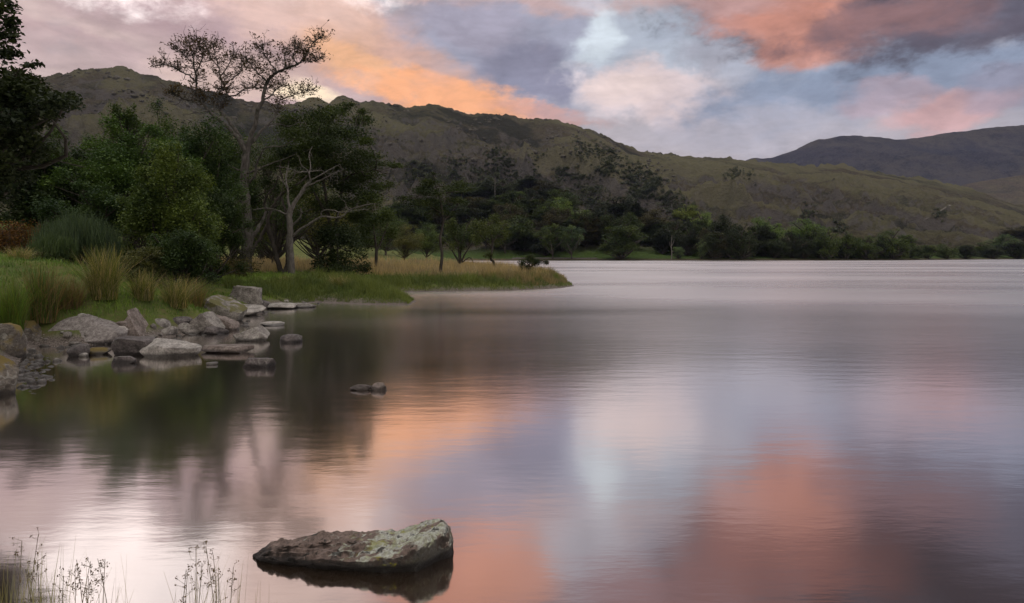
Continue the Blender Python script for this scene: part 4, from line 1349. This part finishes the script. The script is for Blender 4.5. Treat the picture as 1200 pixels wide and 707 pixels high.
def scatter(rg, n, u0, u1, d0, d1, keep, power=1.5):
    """points in the view fan, denser near, filtered by keep(x, y, sd)"""
    out_ = []
    tot = 0
    while tot < n:
        u = rg.uniform(u0, u1, n * 2)
        q = rg.uniform(0, 1, n * 2)
        d = d0 * (d1 / d0) ** q
        x = u * d
        sd = signed_shore(x, d)
        ok = keep(x, d, sd)
        if ok.sum() == 0:
            break
        out_.append(np.stack([x[ok], d[ok]], 1)); tot += ok.sum()
    return np.concatenate(out_)[:n]


def stuff_grass(name, label, pts, h, w, colr, seed, lean=.5, cat='grass'):
    rg = np.random.default_rng(seed)
    n = len(pts)
    z = ground_z(pts[:, 0], pts[:, 1])
    roots = np.stack([pts[:, 0], pts[:, 1], z - .015], 1)
    patch = fbm(pts[:, 0] * .9, pts[:, 1] * .9, seed, 3)
    patch2 = fbm(pts[:, 0] * 3.1, pts[:, 1] * 1.6, seed + 9, 3)
    hh = h * rg.uniform(.4, 1.25, n) * np.clip(1 + .7 * patch + 1.1 * patch2, .25, 2)
    hh = hh * np.clip(.25 + signed_shore(pts[:, 0], pts[:, 1]) / 1.6, .3, 1)
    V, Fc = blades(rg, roots, hh, w * (pts[:, 1] / 15) ** .7 * rg.uniform(.7, 1.3, n), np.full(n, lean), 2)
    tint = np.repeat(np.clip(.45 + patch * .5 + rg.normal(0, .16, n), 0, 1), 2)
    o = link(name, mesh_np(name, V, Fc, tint), M_BLADE)
    o.color = (*colr, 1)
    tag(o, label, cat, kind='stuff')


rg = np.random.default_rng(600)
# short turf of the near bank and the promontory
pts = scatter(rg, 90000, -.85, -.1, 10.5, 45, lambda x, y, sd: (sd > .45) & ((y < 24) | (sd > .3)))
stuff_grass('bank_grass', 'short bright green grass covering the left bank', pts, .15, .014, (.15, .235, .06), 601, .9)
# tall tan meadow grass behind the trunks and along the back of the spit
pts = scatter(rg, 42000, -.5, .085, 39, 75, lambda x, y, sd: (sd > 1.2) & (sd > (52 - y) * .1))
stuff_grass('meadow_grass', 'tall tan meadow grass behind the trees and on the spit', pts, .48, .012, (.40, .31, .23), 602, .5)
# green sedge fringing the spit and promontory
pts = scatter(rg, 52000, -.42, .09, 24, 48, lambda x, y, sd: (sd > .05) & (sd < 2.6) & (x > -12))
stuff_grass('sedge', 'green sedge fringing the spit and the promontory at the water', pts, .34, .012, (.12, .155, .055), 603, .6, 'sedge')
pts = scatter(rg, 15000, -.12, .1, 36, 46, lambda x, y, sd: (sd > .3) & (sd < 3))
stuff_grass('dry_sedge', 'dry straw coloured stems among the sedge of the spit', pts, .42, .009, (.25, .20, .125), 604, .4, 'sedge')

# foreground grasses with seed heads, rooted on the near bank below the frame
def seed_grass(px, d, wpx, hpx, n, ns, seed, label, colr=(.32, .28, .18)):
    rg = np.random.default_rng(seed)
    x0 = (px - CX) / F * d
    org = np.array((x0, d, gz(x0, d)))
    w = wpx / F * d
    topz = CZ - (707 - hpx - HY) / F * d - org[2]
    nb = n
    roots = np.stack([rg.uniform(-.5, .5, nb) * w, rg.uniform(-.12, .12, nb), np.full(nb, -.02)], 1)
    V, Fc = blades(rg, roots, topz * rg.uniform(.62, 1.0, nb), np.full(nb, .0036), rg.uniform(.05, .45, nb), 5, .15)
    t = empty('seed_grass', org)
    tag(t, label, 'grass tuft', 'wispy grasses in the near left corner')
    o = link('blades', mesh_np('blades', V, Fc, np.repeat(np.clip(rg.normal(.5, .25, nb), 0, 1), 5)), M_BLADE, t)
    o.color = (*colr, 1)
    lines, sdp = [], []
    if ns == 0:
        return
    for k in range(ns):
        b = np.array([rg.uniform(-.42, .42) * w, rg.uniform(-.1, .1), -.02])
        e = b + np.array([rg.normal() * .05, rg.normal() * .04, topz * rg.uniform(.82, 1.06)])
        p, r = limb_to(rg, b, e, .0015, .0008, .05, 7)
        lines.append((p, r * 1.4))
        for q in range(rg.integers(6, 11)):
            f_ = rg.uniform(.72, 1.0)
            s = p[0] + (p[-1] - p[0]) * f_
            tip = s + np.array([rg.normal() * .016, rg.normal() * .016, rg.uniform(.005, .03)])
            lines.append(limb_to(rg, s, tip, .0007, .0005, .1, 3))
            sdp.append(tip + rg.normal(0, .0035, (7, 3)) * np.array([1, 1, 1.5]))
    link('stems', tubes('stems', lines, 4), M_STRAW, t)
    sdp = np.concatenate(sdp)
    o = link('seed_heads', leaf_mesh('seed_heads', sdp, .0075, rg, rg.uniform(0, 1, len(sdp)), .2, .6), M_LEAF, t)
    o.color = (.13, .09, .06, 1)


m, gg, out = mat_new('straw stems')
pbsdf(gg, out, gg.mix(gg.noise(gg.new('ShaderNodeTexCoord').outputs['Object'], 30, 2), (.09, .075, .04), (.19, .16, .09)), .8, .2)
M_STRAW = m
seed_grass(22, 2.75, 84, 74, 150, 4, 701, 'dense thin grass clump in the bottom left corner of the photo', (.32, .3, .18))
seed_grass(96, 2.7, 64, 54, 46, 7, 702, 'wispy seed headed grasses right of the corner clump, over the white reflection')
seed_grass(128, 2.8, 36, 58, 14, 2, 703, 'few thin grass stems between the two seed headed clumps')
seed_grass(236, 2.75, 84, 62, 70, 8, 704, 'seed headed grass clump at the bottom edge, left of the big flat rock')
seed_grass(292, 2.85, 60, 46, 12, 0, 705, 'sparse bare grass blades at the bottom edge just below the big flat rock tip')

# ------------------------------------------------------------------ woods across the lake
PROTO = {}
for k, (nm, shp, asp, bf, nc) in enumerate((('oak', 'round', .52, .02, 60), ('oak', 'round', .46, .03, 54), ('ash', 'oval', .40, .02, 52), ('oak', 'flat', .5, .2, 48), ('fir', 'cone', .26, .03, 50), ('ash', 'oval', .34, .02, 46), ('oak', 'round', .6, .0, 60))):
    PROTO[k] = gen_tree(900 + k, 1.0, asp, bf, nc, 9500, .04, shp, .36, None, .1)
    PROTO[k][0].name = 'far_trunk'; PROTO[k][1].name = 'far_crown'
ASP = (.52, .46, .40, .5, .26, .34, .6)


def far_tree(px, top, wpx, k, colr, label, name='lakeside_tree', want=17.0, dmin=0.0, base=None, group='trees across the lake'):
    """walk outwards from the far shore until a tree of the wanted height reaches the pixel row top"""
    u = (px - CX) / F
    d = float(far_shore(u)) + 6 + dmin
    dd = d + np.arange(0, 420, 4.0)
    zz = fell_z(np.full(dd.shape, u), dd)
    HH = CZ + (HY - top) / F * dd - zz
    ok = np.where((HH > .45 * want) & (HH <= want * 1.02))[0]
    d = float(dd[ok[0]] if len(ok) else dd[np.argmin(np.abs(HH - want))])
    z0 = fell_at(u, d)
    H = max(.45 * want, CZ + (HY - top) / F * d - z0)
    hw = wpx / 2 / F * d
    sx = hw / ASP[k]
    t = put_tree(name, label, (u * d, d, z0 - .2), PROTO[k], colr, 'tree', group, rz=(px * 1.7) % 6.28, sc=(sx, sx, H))
    return t


FT = [  # px, top, width px, prototype, colour, label
    (545, 214, 60, 6, DK, 'dark round tree high in the wood behind the slim spit tree'),
    (580, 212, 52, 0, VDK, 'near black tree high on the wooded knoll beside the pale pole'),
    (622, 207, 44, 2, VDK, 'tallest dark tree on top of the wooded knoll'),
    (640, 212, 40, 0, BRN, 'brownish tree on top of the knoll right of the tallest dark one'),
    (655, 222, 46, 0, DK, 'rounded dark green tree on the right shoulder of the knoll'),
    (608, 224, 26, 1, MID, 'lighter green small crown below the top of the knoll'),
    (563, 234, 56, 6, VDK, 'broad near black tree below the pale pole'),
    (600, 240, 40, 0, BRN, 'brown tinged tree in the middle of the knoll wood'),
    (660, 232, 50, 6, MID, 'large smooth mid green tree right of the knoll'),
    (685, 246, 40, 0, DK, 'dark tree tucked beside the large smooth mid green one'),
    (637, 246, 30, 1, BLU, 'soft blue green round crown in front of the knoll wood'),
    (590, 244, 20, 5, MID, 'narrow light crown left in front of the knoll wood'),
    (612, 253, 66, 6, DK, 'wide spreading oak with visible trunks on the shore left of the railing gap'),
    (592, 258, 40, 3, DK, 'leftmost oak of the shoreline row seen past the leaning spit tree'),
    (648, 260, 42, 3, DK, 'second spreading oak of the shoreline row with trunks showing'),
    (670, 262, 40, 3, BLU, 'third blue green oak of the shoreline row'),
    (690, 264, 30, 1, MID, 'small light green tree at the right end of the oak row'),
    (722, 231, 62, 0, VDK, 'tall near black tree right of the lawn gap'),
    (745, 236, 40, 4, VDK, 'dark pointed fir standing among the near black trees'),
    (705, 246, 44, 0, VDK, 'near black rounded tree left of the tall near black one'),
    (765, 246, 56, 6, BRN, 'broad brownish black tree in the middle of the far wood'),
    (730, 262, 56, 1, DK, 'low dark tree in front of the tall near black one'),
    (760, 267, 28, 2, BLU, 'blue green rounded tree at the waterline in the middle of the far wood'),
    (804, 240, 36, 0, (.12, .145, .04), 'yellow green tree standing out above the middle of the far wood'),
    (822, 248, 34, 0, MID, 'mid green tree right of the yellow green one'),
    (790, 258, 40, 0, VDK, 'near black tree behind the pale dead snag'),
    (848, 252, 44, 6, VDK, 'tall dark oval tree with a dense crown right of the pale willow'),
    (868, 262, 40, 0, VDK, 'dark tree right of the tall dark oval one'),
    (835, 270, 36, 1, VDK, 'low dark tree in front of the tall dark oval one'),
    (822, 279, 15, 5, (.09, .12, .07), 'small pale grey green willow at the waterline'),
    (795, 288, 16, 1, BLU, 'small green bush beside the pale dead snag'),
    (898, 254, 46, 0, (.085, .13, .045), 'mid green rounded tree with a bright gap on its right'),
    (885, 270, 30, 1, DK, 'dark low tree left of the bright lawn gap'),
    (945, 257, 52, 6, (.085, .13, .045), 'broad mid green tree right of the bright lawn gap'),
    (968, 266, 34, 0, DK, 'dark tree at the right side of the broad mid green one'),
    (992, 270, 36, 2, DK, 'dark slightly pointed tree near the right end of the big wood'),
    (1015, 276, 34, 0, DK, 'low dark tree with a bright field behind its left side'),
    (1045, 269, 44, 0, DK, 'dark tree ending the big wood on the right'),
    (1062, 274, 26, 1, DK, 'smaller dark tree hugging the right end of the big wood'),
    (1088, 286, 26, 1, DK, 'first low dark tree right of the big wood, beside a small gap'),
    (1108, 285, 28, 0, DK, 'second low dark tree in the low right hand row'),
    (1130, 286, 28, 1, VDK, 'third low near black tree in the low right hand row'),
    (1150, 284, 26, 0, DK, 'fourth low tree in the right hand row below the bare field'),
    (1176, 275, 36, 6, BLU, 'blue green tree on the wooded rise at the right edge'),
    (1196, 264, 40, 0, BRN, 'brownish tree highest on the rise at the right edge of the photo'),
    (1192, 282, 40, 1, VDK, 'near black low tree in front of the rise at the right edge'),
    (1165, 290, 30, 1, VDK, 'near black low tree left of the rise at the right edge'),
]
for px, top, w, k, colr, lab in FT:
    colr = tuple(c * (1.55 if px > 780 else 1.2) for c in colr)
    far_tree(px, top, w, k, colr, lab, want=(8 if top > 282 and px < 1060 else 11 if w < 34 else 19 if px < 1060 else 15))
# lower storey filling the wood, crown against crown
rw = np.random.default_rng(950)
for q in range(46):
    px = 470 + 12.9 * q + rw.uniform(-5, 5)
    top = np.interp(px, [470, 540, 600, 700, 800, 900, 1000, 1060], [262, 262, 272, 268, 272, 276, 280, 284]) + rw.uniform(-5, 6)
    if 695 < px < 705 or 912 < px < 924:
        continue
    far_tree(px, top, rw.uniform(26, 44), int(rw.integers(0, 4)), [VDK, VDK, VDK, (0.032, 0.045, 0.021)][rw.integers(0, 4)], 'low dark rounded tree merging into the shady wood along the far shore',
             want=11, dmin=rw.uniform(-3, 12), group='low trees in the shady far wood')
for q in range(60):
    px = 395 + 5 * q + rw.uniform(-4, 4)
    top = np.interp(px, [395, 480, 540, 620, 660, 700], [246, 232, 224, 222, 240, 252]) + rw.uniform(0, 14)
    far_tree(px, top, rw.uniform(30, 46), int(rw.integers(0, 7)), [VDK, DK, BRN, (0.049, 0.066, 0.032), DK][rw.integers(0, 5)], 'dark crown merging into the upper wood on the knoll across the lake',
             want=16, dmin=rw.uniform(10, 60), group='crowns of the upper wood on the knoll')


for q in range(78):
    px = 600 + 6 * q + rw.uniform(-4, 4)
    top = np.interp(px, [600, 640, 665, 690, 720, 745, 775, 805, 835, 865, 900, 930, 950, 1000, 1040, 1068], [212, 210, 222, 244, 236, 236, 250, 246, 254, 258, 258, 268, 260, 274, 272, 284]) + rw.uniform(3, 20)
    if 914 < px < 922:
        continue
    far_tree(px, top, rw.uniform(28, 42), int(rw.integers(0, 7)), [VDK, DK, BRN, VDK, (0.032, 0.042, 0.021)][rw.integers(0, 5)], 'dark rounded crown packed inside the big wood along the far shore',
             want=17, dmin=rw.uniform(2, 40), group='packed crowns of the big far wood')


# pale snag, pale pole, railing and distant house across the lake
def at_far(px, top, dadd):
    u = (px - CX) / F
    d = float(far_shore(u)) + dadd
    z0 = fell_at(u, d)
    return u * d, d, z0, CZ + (HY - top) / F * d - z0


x, y, z, h = at_far(787, 276, 2)
rs = np.random.default_rng(960)
t = empty('dead_snag', (x, y, z))
tag(t, 'thin pale forked dead tree at the waterline against the dark far wood', 'tree')
ln = [(np.array([(0, 0, -.3), (.1, 0, h * .35), (-.15, 0, h * .6), (.2, 0, h)]), np.array([.28, .24, .2, .08])),
      (np.array([(-.1, 0, h * .55), (.9, .2, h * .68), (1.5, 0, h * .86)]), np.array([.15, .12, .05])),
      (np.array([(0, 0, h * .42), (-.9, -.2, h * .6), (-1.1, 0, h * .75)]), np.array([.13, .1, .05])),
      (np.array([(.1, 0, h * .3), (1.1, 0, h * .36)]), np.array([.12, .05]))]
link('trunk', tubes('trunk', ln, 6), M_PALE, t, smooth=True)
u = (580 - CX) / F
d = 470.0
zz = fell_at(u, d)
t = empty('pole', (u * d, d, zz))
tag(t, 'thin pale upright pole rising from the wooded knoll', 'pole')
hp = CZ + (HY - 208) / F * d - zz
link('shaft', tubes('shaft', [(np.array([(0, 0, -.5), (0, 0, hp)]), np.array([.3, .2]))], 8), M_PALE, t, smooth=True)
link('crossarm', tubes('crossarm', [(np.array([(-.7, 0, hp - .8), (.7, 0, hp - .8)]), np.array([.09, .09]))], 6), M_PALE, t)

# low dry-stone wall with a lawn strip under the oaks
def stone_wall(px0, px1, dadd, hgt, label):
    rgw = np.random.default_rng(970)
    pts = []
    for px in np.linspace(px0, px1, 60):
        u = (px - CX) / F
        d = float(far_shore(u)) + dadd
        pts.append((u * d, d, fell_at(u, d)))
    pts = np.array(pts); V = []
    for k, p in enumerate(pts):
        hh = hgt * (1 + rgw.normal() * .07)
        V.append([(p[0], p[1] - .35, p[2] - .3), (p[0], p[1] - .25, p[2] + hh), (p[0], p[1] + .25, p[2] + hh + rgw.normal() * .04), (p[0], p[1] + .35, p[2] - .3)])
    o = link('stone_wall', grid_mesh('stone_wall', np.array(V)), M_ROCKDARK)
    tag(o, label, 'wall')


stone_wall(600, 700, 7, .6, 'low grey stone wall along the far shore under the spreading oaks')

# hillside scrub: uncountable bushes on the fell
def hillside():
    rh = np.random.default_rng(980)
    pts, tint, sz = [], [], []
    zones = [(585, 208, 62, 34, 12, 900), (742, 210, 80, 15, 32, 800), (645, 226, 70, 22, 0, 700), (876, 206, 12, 20, 0, 70), (770, 230, 60, 24, 10, 420), (1000, 258, 130, 14, 0, 60),
             (470, 205, 60, 36, 0, 260), (690, 184, 40, 8, 25, 40)]
    dg = np.arange(400, 1500, 4.0)
    for cx, cy, rx, ry, tl, n in zones:
        nc_ = max(3, n // 28)
        cc = rh.normal(size=(nc_, 2)) * .5
        wts = rh.uniform(.2, 1, nc_) ** 2; wts /= wts.sum()
        q = cc[rh.choice(nc_, n, p=wts)] + rh.normal(size=(n, 2)) * np.array([5.5 / rx, 4.0 / ry])
        ct, st_ = math.cos(math.radians(tl)), math.sin(math.radians(tl))
        for a_, b_ in q:
            px, py = cx + a_ * rx * ct - b_ * ry * st_, cy + a_ * rx * st_ + b_ * ry * ct
            u = (px - CX) / F
            zg = fell_z(np.full(dg.shape, u), dg)
            ee = HY - (zg - CZ) / dg * F
            hit = np.where(ee <= py)[0]
            if len(hit) == 0 or py < np.interp(px, *zip(*RIDGE)) + 10:
                continue
            d = dg[hit[0]]; z = zg[hit[0]]
            r = 1.1 + 2.6 * rh.uniform() ** 1.8
            k = int(30 + r * 9)
            v = rh.normal(size=(k, 3)); v /= np.linalg.norm(v, axis=1, keepdims=True)
            v *= rh.uniform(.5, 1, (k, 1)) * np.array([r, r, r * .85])
            pts.append(np.array((u * d, d, z + r * .5)) + v)
            tint.append(np.clip(rh.uniform(.1, .6) + rh.normal(0, .12, k), 0, 1))
    p = np.concatenate(pts)
    o = link('hillside_scrub', leaf_mesh('hillside_scrub', p, 1.3, rh, np.concatenate(tint), 1.2, .8), M_LEAF)
    o.color = (.082, .094, .062, 1)
    tag(o, 'dark green scrub and small trees scattered over the flank of the fell', 'scrub', kind='stuff')


hillside()


# crags and boulders breaking through the turf of the fell
def crags():
    rc = np.random.default_rng(985)
    v0, f0 = ICO[2]
    vs, fs, off = [], [], 0
    dg = np.arange(420, 1560, 4.0)
    for _ in range(1300):
        px = rc.uniform(60, 790)
        top = np.interp(px, *zip(*RIDGE))
        py = top + 1 + abs(rc.normal()) * 22
        if py > 262:
            continue
        u = (px - CX) / F
        zg = fell_z(np.full(dg.shape, u), dg)
        k = np.where(HY - (zg - CZ) / dg * F <= py)[0]
        if len(k) == 0:
            continue
        d, z = dg[k[0]], zg[k[0]]
        if vnoise(np.array([px * .03]), np.array([py * .07]), 55)[0] < .5:
            continue
        r = .9 + 3.4 * rc.uniform() ** 3
        v = v0 * r * np.array([1.3, 1.2, .8]) * rc.uniform(.7, 1.25, 3)
        v = v * (1 + .2 * rc.normal(size=(len(v0), 1)))
        vs.append(v + np.array([u * d, d, z - r * .3])); fs.append(f0 + off); off += len(v0)
    o = link('crags', mesh_np('crags', np.concatenate(vs), np.concatenate(fs)), mt_crag)
    tag(o, 'grey rock outcrops breaking through the turf along the top of the fell', 'crags', kind='stuff')


mt_crag, gg, out = mat_new('fell crag')
oc = gg.new('ShaderNodeTexCoord').outputs['Object']
pbsdf(gg, out, gg.mix(gg.remap(gg.noise(oc, .25, 5, .65), .35, .65), (.06, .056, .044), (.125, .115, .095)), .95, .1)
crags()

# loose stones along the water's edge, too many to count
rp_ = np.random.default_rng(990)
v0, f0 = ICO[2]
vs, fs, off = [], [], 0
while len(vs) < 420:
    d = 8.5 * (30 / 8.5) ** rp_.uniform()
    px = rp_.uniform(22, 380)
    x = (px - CX) / F * d
    sdv = float(signed_shore(np.array([x]), np.array([d]))[0])
    if not -.6 < sdv < .3 or rp_.uniform() < abs(sdv) * .8:
        continue
    r = .018 + .075 * rp_.uniform() ** 3
    v = v0 * r * rp_.uniform(.6, 1.25, 3) * np.array([1.15, 1.0, .65]) * (1 + .16 * rp_.normal(size=(len(v0), 1)))
    a_ = rp_.uniform(0, 6.28)
    v[:, :2] = v[:, :2] @ np.array([[math.cos(a_), -math.sin(a_)], [math.sin(a_), math.cos(a_)]])
    vs.append(v + np.array([x, d, max(gz(x, d), -.02) + r * .2])); fs.append(f0 + off); off += len(v0)
o = link('shingle', mesh_np('shingle', np.concatenate(vs), np.concatenate(fs)), M_ROCK)
tag(o, 'small loose grey stones strewn along the edge of the left shore', 'stones', kind='stuff')

# pale track climbing the right flank of the fell
V = []
dg = np.arange(400, 1500, 2.0)
for px, py in ((1084, 259), (1090, 256), (1097, 251), (1104, 247), (1109, 244), (1114, 242)):
    row = []
    for w_ in (-.9, .9):
        u = (px + w_ - CX) / F
        zg = fell_z(np.full(dg.shape, u), dg)
        k = np.where(HY - (zg - CZ) / dg * F <= py)[0]
        k = k[0] if len(k) else -1
        row.append((u * dg[k], dg[k], zg[k] + .9))
    V.append(row)
mt_, gg, out = mat_new('track gravel')
pbsdf(gg, out, gg.mix(gg.noise(gg.new('ShaderNodeTexCoord').outputs['Object'], .3, 4), (.12, .108, .09), (.2, .187, .165)), .95, .1)
o = link('track', grid_mesh('track', np.array(V)), mt_)
tag(o, kind='structure')

# ------------------------------------------------------------------ evening air
hz = mesh_np('haze', [(x, y, z) for z in (-5, 700) for y in (-3000, 6500) for x in (-6500, 8500)],
             [[0, 2, 3, 1], [4, 5, 7, 6], [0, 1, 5, 4], [2, 6, 7, 3], [0, 4, 6, 2], [1, 3, 7, 5]])
m, gg, out = mat_new('evening haze')
v = gg.new('ShaderNodeVolumePrincipled')
v.inputs['Color'].default_value = (.5, .6, .95, 1)
v.inputs['Density'].default_value = 0.00003
v.inputs['Anisotropy'].default_value = 0.0
gg.l.new(v.outputs[0], out.inputs['Volume'])
hzo = link('haze', hz, m)
tag(hzo, kind='stuff')
hzo.display_type = 'WIRE'
